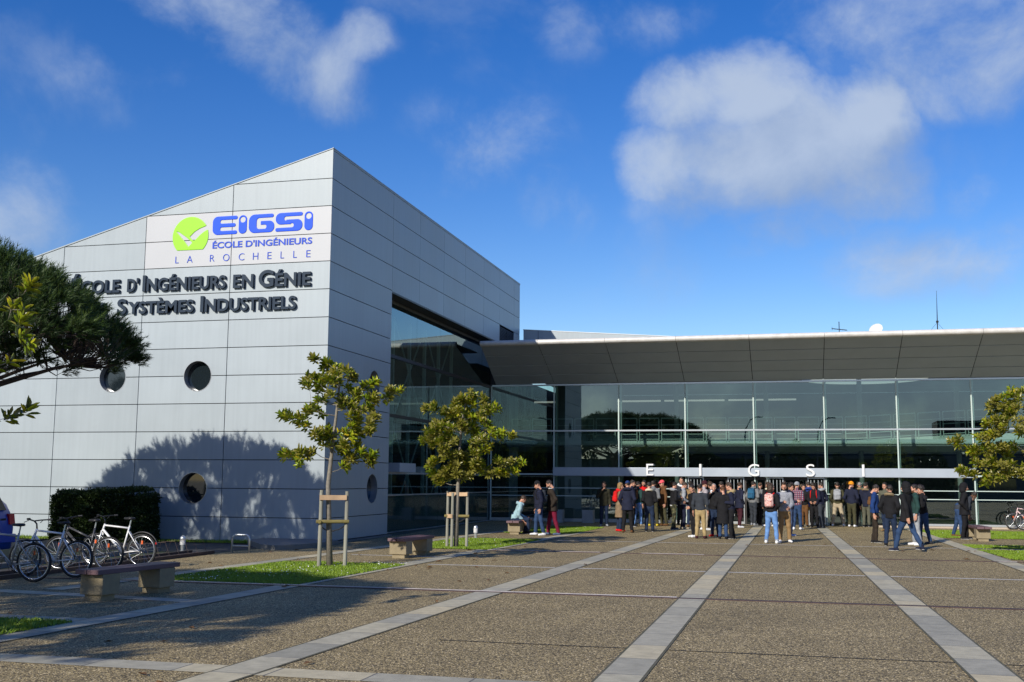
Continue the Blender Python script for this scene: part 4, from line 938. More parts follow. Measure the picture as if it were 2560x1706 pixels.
# stakes: three round posts tied with planks
M['stake'] = mat('weathered_stake', (.27, .265, .21), .8, 0, .25, 5, .2, 60, stretch=(1, 1, .2)); M['moss'] = mat('mossy_rail', (.19, .155, .05), .85, 0, .3, 6)
M['plank'] = mat('fresh_plank', (.50, .34, .20), .7, 0, .2, 6, stretch=(.2, 1, 1)); M['tie'] = mat('black_rubber_tie', (.012, .012, .012), .6)
def stakes(label, base, posts, ztop, zrail, planks):
    t = thing('tree_stakes', label, 'tree stakes', (base[0], base[1], 0), 0, 'wooden stake frames round the young trees')
    rt = Vector((RT[0], RT[1], 0)).normalized(); fw = Vector((FW[0], FW[1], 0)).normalized(); P = [rt*a+fw*b for a, b in posts]
    for i, p in enumerate(P):
        MB().tube([p+Vector((0, 0, -.1)), p+rt*.01+Vector((0, 0, .8)), p+rt*.015+Vector((0, 0, ztop+.02*i))], [.042, .040, .038], 10).build('post', M['stake'], t, smooth=False)
    up = Vector((0, 0, 1))
    for a, b, z, kind in planks:
        p, q = P[a]+up*z, P[b]+up*z; e = (q-p).normalized()*.07
        if kind == 'plank': MB().bar(p-e*.2-fw*.055, q+e*.2-fw*.055, .025, .10).build('crosspiece', M['plank'], t)
        else: MB().tube([p-e-fw*.06, q+e-fw*.06], .038, 9).build('crosspiece', M['moss'], t)
    for i, p in enumerate(P[:2]):
        MB().tube([p+up*(zrail-.08), (p*.5)+up*(zrail-.17), Vector((0, .0, zrail-.2)), Vector((.07, 0, zrail-.2))], .012, 6).build('strap', M['tie'], t)
    return t
stakes('wooden stakes with a bright top plank round the magnolia in the sunny lawn bed', T1, [(-.20, -.16), (.31, -.02), (-.24, .10)], 1.53, .93, [(0, 1, 1.42, 'plank'), (0, 1, .93, 'rail'), (0, 2, .93, 'rail')])
stakes('wooden stakes round the magnolia between the two benches', T2, [(-.11, -.12), (.28, .0), (-.25, .12)], 1.46, .88, [(2, 1, 1.42, 'plank'), (2, 1, .84, 'rail'), (2, 0, .84, 'plank')])
stakes('wooden stakes at the right edge of the picture under the cut off magnolia', T3, [(-.25, -.1), (.28, 0), (.0, .2)], 1.5, .9, [(0, 1, 1.42, 'plank'), (0, 1, .9, 'rail')])

# ---------------------------------------------------------------- stone pines
def pine_meshes(seed, R_, zlo, zhi, n_sh, nper):
    """broad domed crown of upright needle shoots over bare spreading limbs"""
    g = np.random.default_rng(seed)
    lobes = [(0, 0, 1.0)]+[(math.cos(a)*.62, math.sin(a)*.62, .55+.2*g.random()) for a in np.linspace(0, 6.28, 9)[:-1]+g.random(8)*.4]
    th = g.random(n_sh)*2*np.pi; rr = np.sqrt(g.random(n_sh)); lump = np.sin(th*5+seed)*.05+np.sin(th*11+1.7)*.035
    r = rr*(1+lump); x, y = r*np.cos(th)*R_, r*np.sin(th)*R_
    bump = .08*np.sin(x*2.3+seed)*np.cos(y*2.1)+.09*np.sin(x*4.7)*np.sin(y*5.1+2)
    zt = zlo+.75+(zhi-zlo-.75)*np.maximum(0, 1-np.minimum(rr, 1)**2.6)**.8+bump
    layer = g.random(n_sh); zb_ = zlo+.05+.85*rr**2.5; zz = np.where(layer < .66, zt-np.abs(g.normal(0, .14, n_sh)), zb_+np.maximum(zt-zb_, .1)*g.random(n_sh)**.6)
    # tufts: each point is the base of a brush of shoots fanning up and out, with gaps left between the brushes
    nc = n_sh; up_ = np.where(layer < .66, 1.0, .35); cd = np.stack([x/R_*.8, y/R_*.8, up_*(.6+.5*g.random(nc))], 1)+g.normal(0, .12, (nc, 3)); cd /= np.linalg.norm(cd, axis=1)[:, None]
    per_t = 22; n = nc*per_t; rep = lambda q: np.repeat(q, per_t, 0)
    off = g.normal(0, 1, (n, 3)); off /= np.linalg.norm(off, axis=1)[:, None]; off *= (.26*g.random(n)**.5)[:, None]
    base = rep(np.stack([x, y, zz], 1))+off*np.array([1, 1, .55]); d = rep(cd)+off*2.6+g.normal(0, .12, (n, 3)); d /= np.linalg.norm(d, axis=1)[:, None]
    x, y, zz = base.T; layer = rep(layer); tcl = rep(g.random(nc))
    L_ = .12+.16*g.random(n)+np.where((layer < .22), .10, 0)
    C = np.repeat(np.stack([x, y, zz], 1), nper, 0); D = np.repeat(d, nper, 0); LL = np.repeat(L_, nper); m = n*nper
    t = g.random(m); rnd = g.normal(0, 1, (m, 3)); rnd -= D*(rnd*D).sum(1)[:, None]; rnd /= np.linalg.norm(rnd, axis=1)[:, None]+1e-9
    nd = D*.9+rnd*(.55+.35*g.random(m))[:, None]; nd /= np.linalg.norm(nd, axis=1)[:, None]
    p0 = C+D*(t*LL)[:, None]; ln = .10+.06*g.random(m); side = np.cross(nd, rnd); side /= np.linalg.norm(side, axis=1)[:, None]+1e-9
    w = .0075
    V = np.stack([p0-side*w, p0+side*w, p0+nd*ln[:, None]], 1).reshape(-1, 3); F = np.arange(3*m).reshape(-1, 3)
    me = np_mesh('crown', V, F); add_tone(me, np.clip(np.repeat(.05+.45*tcl+.2*g.random(n)+.25*(d[:, 2] > .6), nper)+g.normal(0, .1, m), 0, 1))  # upward shoots get a lighter tone: sunlit tips put into the colour
    tr = MB(); tr.tube([(0, 0, -.1), (.10, .05, 1.2), (.05, .12, 2.4), (.0, .05, zlo)], [.27, .22, .19, .17], 12)
    lb = MB()
    pos = np.stack([x, y, zz], 1)
    limbs = []
    for k in range(15):
        a = 6.283*k/15+g.random()*.3; L2 = R_*(.65+.3*g.random()); z0 = zlo-.5+.5*g.random()
        pts = [Vector((0, .05, z0)), Vector((math.cos(a)*L2*.35, math.sin(a)*L2*.35, z0+.35)), Vector((math.cos(a+.06)*L2*.7, math.sin(a+.06)*L2*.7, z0+.85)), Vector((math.cos(a)*L2, math.sin(a)*L2, z0+1.0+.3*g.random()))]
        lb.tube(pts, [.085, .06, .04, .015], 7, False); limbs += [pts[1], pts[1].lerp(pts[2], .5), pts[2], pts[2].lerp(pts[3], .5), pts[3]]
    la = np.array([list(p) for p in limbs])
    for i in g.choice(n, min(n, 1500), False):
        q = pos[i]; j = np.argmin(((la-q)**2).sum(1)); p = la[j]
        md = (p+q)/2+np.array([0, 0, -.12]); lb.tube([p, md, q], [.016, .011, .006], 4, False)
    return me, tr.mesh('trunk'), lb.mesh('limbs')
pm = pine_meshes(4, 4.6, 3.85, 6.76, 640, 24)
def pine(label, x, y, rz, sc, meshes):
    t = thing('stone_pine', label, 'tree', (x, y, 0), rz, 'umbrella pines round the plaza'); t.scale = (sc,)*3
    obj('trunk', meshes[1], M['pine_bark'], t, True); obj('limbs', meshes[2], M['pine_bark'], t); obj('crown', meshes[0], M['needle'], t); return t
pine('dark spreading umbrella pine overlapping the left end of the pale panelled wall', -18.6, 20.0, R(20), .99, pm)
pine('umbrella pine standing outside the left edge that throws its shade over the nearest bench', -14.5, 4.2, R(140), 1.08, pm)
pine('umbrella pine beyond the left edge whose shade falls behind the blue car', -25.5, 13.5, R(250), 1.0, pm)
pine('umbrella pine across the plaza that shows mirrored in the glass front', -13.5, -13.0, R(75), 1.2, pm)

# ---------------------------------------------------------------- clipped hedge
def hedge():
    g = np.random.default_rng(5); t = thing('hedge', 'dark clipped box shaped hedge in front of the pale wall behind the bicycles', 'hedge', (-19.15, 28.0, 0))
    hx, hy, hz = 1.42, .50, 1.40; N_ = 26000
    f = g.random(N_); u = g.random((N_, 2)); P = np.zeros((N_, 3)); nrm = np.zeros((N_, 3))
    for i in range(N_):
        if f[i] < .45: P[i] = ((u[i,0]*2-1)*hx, -hy, u[i,1]*hz); nrm[i] = (0, -1, 0)
        elif f[i] < .70: P[i] = ((u[i,0]*2-1)*hx, (u[i,1]*2-1)*hy, hz); nrm[i] = (0, 0, 1)
        elif f[i] < .86: P[i] = (hx, (u[i,0]*2-1)*hy, u[i,1]*hz); nrm[i] = (1, 0, 0)
        else: P[i] = (-hx, (u[i,0]*2-1)*hy, u[i,1]*hz); nrm[i] = (-1, 0, 0)
    e = np.maximum(np.abs(P[:, 0])/hx, 0); rnd = np.where((e > .9) & (P[:, 2] > hz*.85), .10, 0); P[:, 2] -= rnd; P[:, 2] += .05*np.sin(P[:, 0]*2.1)*(P[:, 2] > 1)
    P += nrm*(.05*np.sin(P[:, [0]]*5+P[:, [2]]*4)*np.cos(P[:, [2]]*6)+g.normal(0, .03, (N_, 1)))
    d = nrm+g.normal(0, .7, (N_, 3)); d /= np.linalg.norm(d, axis=1)[:, None]; s = np.cross(d, g.normal(0, 1, (N_, 3))); s /= np.linalg.norm(s, axis=1)[:, None]
    L_ = (.04+.035*g.random(N_))[:, None]; V = np.stack([P-d*L_*.3, P+d*L_*.4+s*L_*.35, P+d*L_, P+d*L_*.4-s*L_*.35], 1).reshape(-1, 3)
    me = np_mesh('foliage', V, np.arange(4*N_).reshape(-1, 4)); add_tone(me, g.random(N_)); obj('foliage', me, M['hedge_leaf'], t)
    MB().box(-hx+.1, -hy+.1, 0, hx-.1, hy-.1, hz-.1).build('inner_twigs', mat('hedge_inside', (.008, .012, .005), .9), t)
hedge()

def tall_hedge():
    g = np.random.default_rng(9); t = thing('tree_belt', 'tall dark belt of evergreen shrubs across the plaza, seen only mirrored in the glass', 'shrubs', (-14, -24, 0)); n = 14000
    x = (g.random(n)*2-1)*30; h = 4.6+.9*np.sin(x*.55)+.7*np.sin(x*1.37+1)+.4*np.sin(x*3.1); z = h*np.sqrt(g.random(n)); y = 1.2*np.sqrt(np.maximum(0, 1-(z/h)**3))*(.7+.5*g.random(n))+.2*np.sin(x*2+z*2)
    P = np.stack([x, y, z], 1); d = g.normal(0, 1, (n, 3)); d /= np.linalg.norm(d, axis=1)[:, None]; s = np.cross(d, g.normal(0, 1, (n, 3))); s /= np.linalg.norm(s, axis=1)[:, None]; L_ = (.22+.2*g.random(n))[:, None]
    V = np.stack([P-d*L_*.4, P+d*L_*.3+s*L_*.4, P+d*L_, P+d*L_*.3-s*L_*.4], 1).reshape(-1, 3); me = np_mesh('foliage', V, np.arange(4*n).reshape(-1, 4)); add_tone(me, g.random(n)); obj('foliage', me, M['hedge_leaf'], t)
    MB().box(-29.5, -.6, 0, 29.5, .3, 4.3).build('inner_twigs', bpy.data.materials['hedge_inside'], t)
tall_hedge()

def fallen_leaves():
    g = np.random.default_rng(31); k = 150; c = np.array([T0, T1, T2, T3])[g.integers(0, 4, k)]; P = c+g.normal(0, 2.6, (k, 2)); V = []; F = []; T = []
    for x, y in P:
        if x < -13.5 or y > 48 or y < 5: continue
        a = g.random()*6.28; l = .05+.04*g.random(); w = l*.4; n = len(V); ca, sa = math.cos(a), math.sin(a); up = .014+.02*g.random()
        V += [(x-ca*l, y-sa*l, .014), (x+sa*w, y-ca*w, up+.012), (x+ca*l, y+sa*l, .014), (x-sa*w, y+ca*w, up+.006)]; F.append((n, n+1, n+2, n+3))
    o = obj('fallen_leaves', np_mesh('fallen_leaves', np.array(V), np.array(F)), mat('dry_leaf', (.24, .12, .04), .7, 0, .4, 9)); tag(o, kind='stuff')
fallen_leaves()
# ================================================================ benches
M['bench_wood'] = mat('plum_brown_bench_plank', (.135, .075, .085), .6, 0, .18, 5, .15, 50, stretch=(1, .15, 1)); M['block'] = mat('sandy_concrete_block', (.27, .22, .135), .85, 0, .16, 5, .4, 70)
def bench(label, x, y, rz, L_=2.0):
    t = thing('bench', label, 'bench', (x, y, 0), rz, 'plank benches on concrete blocks along the plaza')
    for s in (-1, 1): MB().box(s*.112-.105, -L_/2, .385, s*.112+.105, L_/2, .455).build('plank', M['bench_wood'], t, bevel=.008)
    for yy in (-.62, .62):
        b = MB(); b.box(-.21, yy-.18, .085, .21, yy+.18, .384); MBx = b.build('block', M['block'], t, bevel=.01)
        MB().box(-.155, yy-.14, 0, .155, yy+.14, .0849).build('foot', M['block'], MBx)
    return t
bx, by = (at(262, 1503)[0]+at(400, 1483)[0])/2, (at(262, 1503)[1]+at(400, 1483)[1])/2
bench('plum plank bench on two concrete blocks, the nearest one, lying in shade before the bicycles', bx-.16, by+.12, R(-8), 1.82)
bench('plum plank bench on two concrete blocks in the sun between the two staked magnolias', -8.80, 25.05, R(-4), 1.8)
bench('plank bench in the shade of the glass corner with the seated person on it', -9.1, 37.0, R(0), 2.0)
bench('plank bench on concrete blocks at the right, beside the hooded person in black', 5.75, 38.3, R(3), 2.0)

# ================================================================ bollard lights, hoop, rack, boxes
def bollard(label, x, y):
    t = thing('bollard_light', label, 'bollard light', (x, y, 0), 0, 'white louvred bollard lights'); t.scale = (.7, .7, .62)
    MB().lathe([(.085, 0), (.085, .03), (.06, .05), (.075, .28)], n=20).build('stem', M['alu'], t, smooth=False)
    hd = MB()
    for k in range(4): hd.lathe([(.072, .281+k*.055), (.10, .29+k*.055), (.10, .31+k*.055), (.072, .33+k*.055)], n=22)
    hd.build('louvre', M['white'], t)
    MB().lathe([(.10, .502), (.10, .53), (.09, .58), (.06, .62), (.02, .64)], n=22).build('cap', M['alu'], t, smooth=False)
    return t
bollard('white bollard light on the dark verge left of the steel hoop, behind the bicycles', *at(456, 1380))
bollard('white bollard light beside the staked magnolia between the benches', *at(1189, 1346))
bollard('white bollard light just behind the bench at the right', *at(2458, 1345))
hx, hy = at(601, 1382)
t = thing('bicycle_hoop', 'galvanised steel hoop stand in front of the building corner', 'bike stand', (hx, hy, 0), R(6))
MB().tube([(-.22, 0, -.02), (-.22, 0, .33), (-.20, 0, .39), (-.14, 0, .43), (.14, 0, .43), (.20, 0, .39), (.22, 0, .33), (.22, 0, -.02)], .024, 10).build('hoop', M['alu'], t, True)
MB().tube([(-.22, 0, .16), (.22, 0, .16)], .018, 8).build('crossbar', M['alu'], t)
rk = thing('bicycle_rack', 'low rusty rack rail with wire wheel slots under the bicycles', 'bike rack', (-13.55, 20.0, 0))
MB().box(-.05, -5.5, 0, .05, 4.2, .075).build('rail', M['drain'], rk); MB().box(-.62, -5.5, .0, -.54, 4.2, .075).build('rail', M['drain'], rk)
for k in range(24): MB().tube([(0.0, -5.3+k*.4, .07), (-.12, -5.3+k*.4, .36), (-.46, -5.3+k*.4, .36), (-.58, -5.3+k*.4, .07)], .0045, 5).build('wheel_hoop', M['drain'], rk)
wx, wy = at(2552, 1314)
t = thing('timber_box', 'tall orange brown timber box at the right edge before the glass', 'timber box', (wx+.35, min(wy, 47.3), 0))
M['timber'] = mat('orange_timber', (.42, .22, .08), .7, 0, .25, 4, stretch=(1, 1, .15))
b = MB()
for k in range(5): b.box(-.45, -.22, .02+k*.26, .45, .22, .02+k*.26+.245)
b.build('boards', M['timber'], t); b = MB()
for sx in (-.46, .41): b.box(sx, -.25, 0, sx+.05, -.221, 1.34)
b.build('corner_post', M['timber'], t)

# ================================================================ bicycles
M['tyre'] = mat('tyre_rubber', (.014, .014, .014), .75); M['rim'] = mat('alloy_rim', (.55, .56, .57), .25, .9); M['black'] = mat('black_plastic', (.016, .016, .018), .45)
M['bike_white'] = mat('white_frame_paint', (.78, .78, .78), .3, coat=.4); M['bike_dark'] = mat('graphite_frame_paint', (.05, .05, .055), .35, coat=.3); M['bike_grey'] = mat('silver_frame_paint', (.42, .41, .40), .3, .4); M['bike_pink'] = mat('pale_pink_frame', (.62, .45, .45), .35)
M['orange'] = mat('orange_reflector', (.75, .12, .02), .3); M['red'] = mat('red_lens', (.5, .01, .015), .25); M['chain'] = mat('steel_chainset', (.22, .22, .22), .35, .9)
def bicycle(label, x, y, rz, frame, lean=0., guard=False, rack=False, low=False):
    """heads along -x; the rear wheel's contact point is at the origin"""
    t = thing('bicycle', label, 'bicycle', (x, y, 0), rz, 'bicycles parked in the rack at the left'); t.rotation_euler = (lean, 0, rz)
    WR = .335; wb_ = 1.05; f = M[frame]
    for cx, nm in ((0, 'rear'), (-wb_, 'front')):
        w = MB().ring((cx, 0, WR), WR-.02, .021, 'y', 44, 8).build('wheel', M['tyre'], t, True)
        MB().ring((cx, 0, WR), WR-.05, .013, 'y', 44, 6).build('rim', M['rim'], w, True)
        s = MB()
        for k in range(20):
            a = 6.283*k/20; s.tube([(cx+.03*math.cos(a+1.2), (-1)**k*.03, WR+.03*math.sin(a+1.2)), (cx+(WR-.06)*math.cos(a), 0, WR+(WR-.06)*math.sin(a))], .0022, 3, False)
        s.build('spokes', M['rim'], w); MB().tube([(cx, -.05, WR), (cx, .05, WR)], .025, 10).build('hub', M['chain'], w)
        MB().box(cx-.02, -.006, WR+.13, cx+.02, .006, WR+.20).build('reflector', M['orange'], w)
    bb = (-.43, 0, .29); st = (-.56, 0, .80) if False else (-.30, 0, .83); sc = (-.315, 0, .78); ht = (-.86, 0, .86); hb_ = (-.905, 0, .72)
    if low: top0 = (-.35, 0, .62)
    else: top0 = sc
    b = MB(); b.tube([bb, st], .018, 9); b.tube([top0, (ht[0]+.01, 0, ht[2]-.03)], .018, 9); b.tube([bb, (hb_[0], 0, hb_[2]+.03)], .023, 9); b.tube([ht, hb_], .022, 9)
    for s in (-1, 1): b.tube([(bb[0]+.02, s*.02, bb[2]), (-.01, s*.055, WR)], .011, 7); b.tube([(sc[0], s*.018, sc[2]-.06), (-.01, s*.055, WR)], .010, 7)
    b.build('frame', f, t, True)
    fk = MB(); 
    for s in (-1, 1): fk.tube([(hb_[0], s*.03, hb_[2]), (hb_[0]-.03, s*.05, .55), (-wb_, s*.05, WR)], [.016, .015, .010], 7)
    fk.tube([(hb_[0], -.045, hb_[2]-.01), (hb_[0], .045, hb_[2]-.01)], .018, 7); fk.build('fork', M['bike_dark'] if frame == 'bike_dark' else f, t, True)
    sp = MB(); sp.tube([st, (-.275, 0, .95)], .014, 8); sp.build('seat_post', M['alu'], t)
    sd = MB(); sd.lathe([(.001, -.03), (.075, -.022), (.085, 0), (.07, .022), (.001, .028)], n=16); sd.v = [((-.29+v[0]*(1.9 if v[0] < 0 else 1.15)), v[1]*(.95 if v[0] > -.02 else .45), .975+v[2]) for v in sd.v]; sd.build('saddle', M['black'], t, True)
    h = MB(); h.tube([ht, (-.875, 0, .95), (-.93, 0, 1.0)], .015, 8); h.tube([(-.86, -.30, 1.03), (-.90, -.16, 1.02), (-.935, 0, 1.0), (-.90, .16, 1.02), (-.86, .30, 1.03)], .013, 8); h.build('handlebar', M['black'], t, True)
    for s in (-1, 1):
        MB().tube([(-.86, s*.30, 1.03), (-.79, s*.33, 1.035)], .019, 8).build('grip', M['black'], t); MB().tube([(-.90, s*.2, 1.01), (-.97, s*.24, .97)], .007, 5).build('brake_lever', M['black'], t)
    c = MB().ring((bb[0], .05, bb[2]), .085, .008, 'y', 26, 5); c.tube([(bb[0], .07, bb[2]), (bb[0]+.11, .07, bb[2]-.13)], .011, 6); c.tube([(bb[0], -.07, bb[2]), (bb[0]-.11, -.07, bb[2]+.13)], .011, 6)
    c.box(bb[0]+.07, .075, bb[2]-.145, bb[0]+.16, .15, bb[2]-.12); c.box(bb[0]-.16, -.15, bb[2]+.12, bb[0]-.07, -.075, bb[2]+.145); c.ring((0, .045, WR), .045, .012, 'y', 18, 5); c.build('chainset', M['chain'], t)
    if guard:
        MB().ring((0, 0, WR), WR+.035, .016, 'y', 22, 6, R(20), R(150)).build('mudguard', M['black'], t, True)
        MB().box(.31, -.02, WR+.13, .33, .02, WR+.17).build('rear_reflector', M['red'], t)
    if rack:
        r_ = MB()
        for s in (-1, 1): r_.tube([(-.30, s*.05, .70), (.20, s*.06, .72)], .007, 5); r_.tube([(-.01, s*.06, WR), (.08, s*.06, .71)], .006, 5)
        for k in range(4): r_.tube([(-.2+k*.12, -.055, .71), (-.2+k*.12, .055, .71)], .005, 5)
        r_.build('carrier', M['black'], t)
    return t
bicycle('silver grey bicycle with black saddle beside the blue car, nearest of the parked row', -12.72, 16.65, R(4), 'bike_grey', R(3), rack=True)
bicycle('white bicycle with black bars, second from the blue car', -12.55, 17.55, R(2), 'bike_white', R(-3), rack=True)
bicycle('dark graphite bicycle in front of the dark clipped hedge between the two white ones', -12.8, 18.9, R(3), 'bike_dark', R(2), low=True)
bicycle('white bicycle with a black mudguard, farthest of the row and nearest the hoop', -12.8, 20.0, R(2), 'bike_white', R(-2), guard=True)
rx, ry = at(2535, 1324)
for lab, dx, dy, fr_ in (('pale pink bicycle leaning at the right edge before the timber box', 1.0, .0, 'bike_pink'), ('white bicycle at the very right edge, nearer than the pink one', 1.25, -.7, 'bike_white')):
    b = bicycle(lab, rx+dx, ry+dy, R(8), fr_, R(3), guard=True); b['group'] = 'bicycles at the right edge'

# ================================================================ blue car, mostly outside the left edge
M['car_blue'] = mat('blue_car_paint', (.004, .05, .36), .35, .0, coat=.15, spec=.3); M['car_glass'] = mat('car_window', (.008, .01, .012), .12, spec=.25)
def car():
    x, y = -16.08, 19.6
    t = thing('parked_car', 'royal blue hatchback car parked beyond the bicycles, cut off by the left edge', 'car', (x, y, 0), R(4))
    # profile along x: tail at +x; sections across y
    prof = [(.02, .50), (.03, .72), (.0, .92), (-.05, 1.06), (-.12, 1.22), (-.20, 1.36), (-.32, 1.47), (-.50, 1.54), (-.9, 1.575), (-1.7, 1.56), (-2.2, 1.45), (-2.9, 1.0), (-3.7, .88), (-3.95, .6), (-3.95, .25), (.0, .28)]
    n = len(prof); V = []; F = []; secs = [-1, -.97, -.88, -.6, 0, .6, .88, .97, 1]
    for s in secs:
        e = abs(s)**6
        for px_, pz in prof:
            half = .86-.17*max(0, pz-.95)/.62
            V.append((px_*(1-.05*abs(s)**3) if px_ < -3 else px_-.10*abs(s)**3, s*half, pz-(.07*e if pz > 1.3 else 0)))
    for a_ in range(len(secs)-1):
        for i in range(n): F.append((a_*n+i, a_*n+(i+1) % n, (a_+1)*n+(i+1) % n, (a_+1)*n+i))
    F.append(tuple(range(n))); F.append(tuple(reversed(range((len(secs)-1)*n, len(secs)*n))))
    b = MB(); b.add(V, F); b.build('body', M['car_blue'], t, True)
    MB().hexa([(-.12, -.56, 1.08), (-.12, .56, 1.08), (-.30, .52, 1.42), (-.30, -.52, 1.42), (-.045, -.56, 1.10), (-.045, .56, 1.10), (-.235, .52, 1.44), (-.235, -.52, 1.44)]).build('rear_window', M['car_glass'], t)
    for s in (-1, 1):
        q = [(-.38, 1.04), (-.46, 1.30), (-.62, 1.44), (-1.6, 1.46), (-1.6, 1.04)]
        MB().add([(a, s*(.868-.17*(b_-.95)/.62), b_) for a, b_ in q]+[(a, s*(.80-.17*(b_-.95)/.62), b_) for a, b_ in q], [(0, 1, 2, 3, 4), (9, 8, 7, 6, 5)]+[(i, i+5, (i+1) % 5+5, (i+1) % 5) for i in range(5)]).build('side_window', M['car_glass'], t)
        MB().hexa([(.015, s*.62, .80), (.015, s*.80, .80), (-.12, s*.845, .80), (-.12, s*.62, .80), (-.02, s*.62, 1.02), (-.02, s*.80, 1.02), (-.15, s*.83, 1.02), (-.15, s*.62, 1.02)]).build('tail_light', M['red'], t)
        MB().tube([(-.45, s*.60, 1.55), (-.55, s*.60, 1.585), (-1.7, s*.60, 1.60), (-1.9, s*.60, 1.56)], .017, 7).build('roof_rail', M['alu'], t)
        for xx in (-.72, -3.2):
            w = MB().ring((xx, s*.80, .31), .22, .09, 'y', 30, 10).build('wheel', M['tyre'], t, True); MB().lathe([(.001, -.02), (.18, -.02), (.19, .02), (.001, .04)], n=18).build('hubcap', M['rim'], w); h = w.children[0]; h.rotation_euler = (R(-90*s), 0, 0); h.location = (xx, s*.86, .31)
    MB().box(-.02, -.8, .42, .05, .8, .60).build('bumper', M['car_blue'], t, bevel=.02)
car()
# long low building across the plaza, seen mirrored in the glass
ob = thing('flat_roofed_building', 'long low dark building across the plaza, seen only mirrored in the glass front', 'building', (10, -42, 0))
MB().box(-22, 0, 0, 40, 12, 6.2).build('wall', mat('dark_render', (.10, .10, .11), .8), ob); MB().box(-22.3, -.2, 6.2, 40.3, 12.3, 6.6).build('roof', M['alu'], ob); MB().box(6, 3, 6.6, 11, 8, 8.8).build('roof_plant', M['seam'], ob)
for k in range(12): MB().box(-20+k*5, 12.005, 1, -17+k*5, 12.05, 2.6).build('window', M['dark_glass'], ob)
for i, (x, y) in enumerate(((-4.2, -9), (2.4, -11))):
    t = thing('street_lamp', ('slim curved street lamp behind the viewer, mirrored in the glass to the left', 'slim curved street lamp behind the viewer, mirrored in the glass to the right')[i], 'street lamp', (x, y, 0), 0, 'street lamps across the plaza')
    MB().tube([(0, 0, 0), (0, 0, 5.5), (.12, 0, 6.8), (.5, 0, 7.6), (1.1, 0, 7.9)], [.09, .075, .065, .055, .05], 10).build('pole', M['louvre'], t, True)
    MB().hexa([(1.0, -.12, 7.82), (1.75, -.12, 7.86), (1.75, .12, 7.86), (1.0, .12, 7.82), (1.0, -.1, 7.95), (1.7, -.08, 7.95), (1.7, .08, 7.95), (1.0, .1, 7.95)]).build('lamp_head', M['louvre'], t)
# ================================================================ people
def fabric(name, color, rough=.85, kind=None):
    m = mat(name, color, rough, 0, .22, 7, .35, 45, .25); nt = m.node_tree; N = nt.nodes; L = nt.links; b = N['Principled BSDF']
    if kind == 'plaid':
        tc = N.new('ShaderNodeTexCoord'); sp = N.new('ShaderNodeSeparateXYZ'); L.new(tc.outputs['Object'], sp.inputs[0]); f = []
        for ax in (0, 2):
            w = N.new('ShaderNodeMath'); w.operation = 'PINGPONG'; L.new(sp.outputs[ax], w.inputs[0]); w.inputs[1].default_value = .035
            g = N.new('ShaderNodeMath'); g.operation = 'GREATER_THAN'; L.new(w.outputs[0], g.inputs[0]); g.inputs[1].default_value = .022; f.append(g)
        x1 = N.new('ShaderNodeMix'); x1.data_type = 'RGBA'; L.new(f[0].outputs[0], x1.inputs[0]); x1.inputs[6].default_value = (.22, .03, .06, 1); x1.inputs[7].default_value = (.30, .30, .34, 1)
        x2 = N.new('ShaderNodeMix'); x2.data_type = 'RGBA'; L.new(f[1].outputs[0], x2.inputs[0]); L.new(x1.outputs[2], x2.inputs[6]); x2.inputs[7].default_value = (.04, .03, .06, 1)
        L.new(x2.outputs[2], b.inputs['Base Color'])
    if kind in ('camo', 'floral', 'marl'):
        tc = N.new('ShaderNodeTexCoord'); n = N.new('ShaderNodeTexNoise'); n.inputs['Scale'].default_value = {'camo': 9, 'floral': 26, 'marl': 70}[kind]; n.inputs['Detail'].default_value = 2; L.new(tc.outputs['Object'], n.inputs['Vector'])
        cr = N.new('ShaderNodeValToRGB'); e = cr.color_ramp.elements; cr.color_ramp.interpolation = 'CONSTANT' if kind != 'marl' else 'LINEAR'
        cs = {'camo': ((.03, .03, .018), (.085, .085, .04), (.15, .13, .07)), 'floral': ((.60, .30, .27), (.70, .52, .46), (.45, .05, .05)), 'marl': ((.09, .10, .12), (.22, .23, .26), (.36, .37, .40))}[kind]
        e[0].position = .0; e[0].color = (*cs[0], 1); e[1].position = .58; e[1].color = (*cs[2], 1); k = e.new(.46); k.color = (*cs[1], 1)
        L.new(n.outputs['Fac'], cr.inputs[0]); L.new(cr.outputs[0], b.inputs['Base Color'])
    return m
COLR = dict(black=(.010, .010, .012), navy=(.012, .015, .034), blue=(.012, .04, .15), royal=(.02, .05, .22), denim=(.026, .055, .125), light_denim=(.13, .26, .52), pale_denim=(.30, .45, .50), dark_denim=(.014, .026, .058),
            grey=(.17, .175, .18), pale_grey=(.30, .315, .335), charcoal=(.034, .040, .05), olive=(.055, .052, .025), dark_olive=(.030, .028, .015), khaki=(.36, .27, .13), tan=(.26, .165, .075), beige=(.42, .35, .24), brown=(.13, .06, .022),
            dark_brown=(.030, .022, .016), coat_tan=(.22, .155, .095), burgundy=(.16, .008, .03), maroon=(.05, .012, .018), red=(.62, .012, .012), coral=(.75, .10, .12), orange=(.85, .30, .015), white=(.75, .75, .75), cream=(.62, .56, .42),
            fur=(.24, .18, .10), green=(.018, .05, .045), pinkish=(.36, .32, .33), teal=(.02, .10, .19), plaid=(.2, .1, .1), camo=(.08, .08, .04), floral=(.6, .3, .3), marl=(.2, .2, .22), slate=(.09, .12, .20), grey_green=(.10, .10, .07), yellow=(.6, .45, .03))
_fm = {}
def FM(c):
    if c not in _fm: _fm[c] = fabric('cloth_'+c, COLR[c], kind=c if c in ('plaid', 'camo', 'floral', 'marl') else None)
    return _fm[c]
SKIN = [mat('skin_light', (.52, .27, .18), .5, 0, .08, 9, spec=.4), mat('skin_tan', (.40, .20, .12), .5, 0, .08, 9, spec=.4), mat('skin_deep', (.14, .07, .042), .5, 0, .08, 9, spec=.4)]
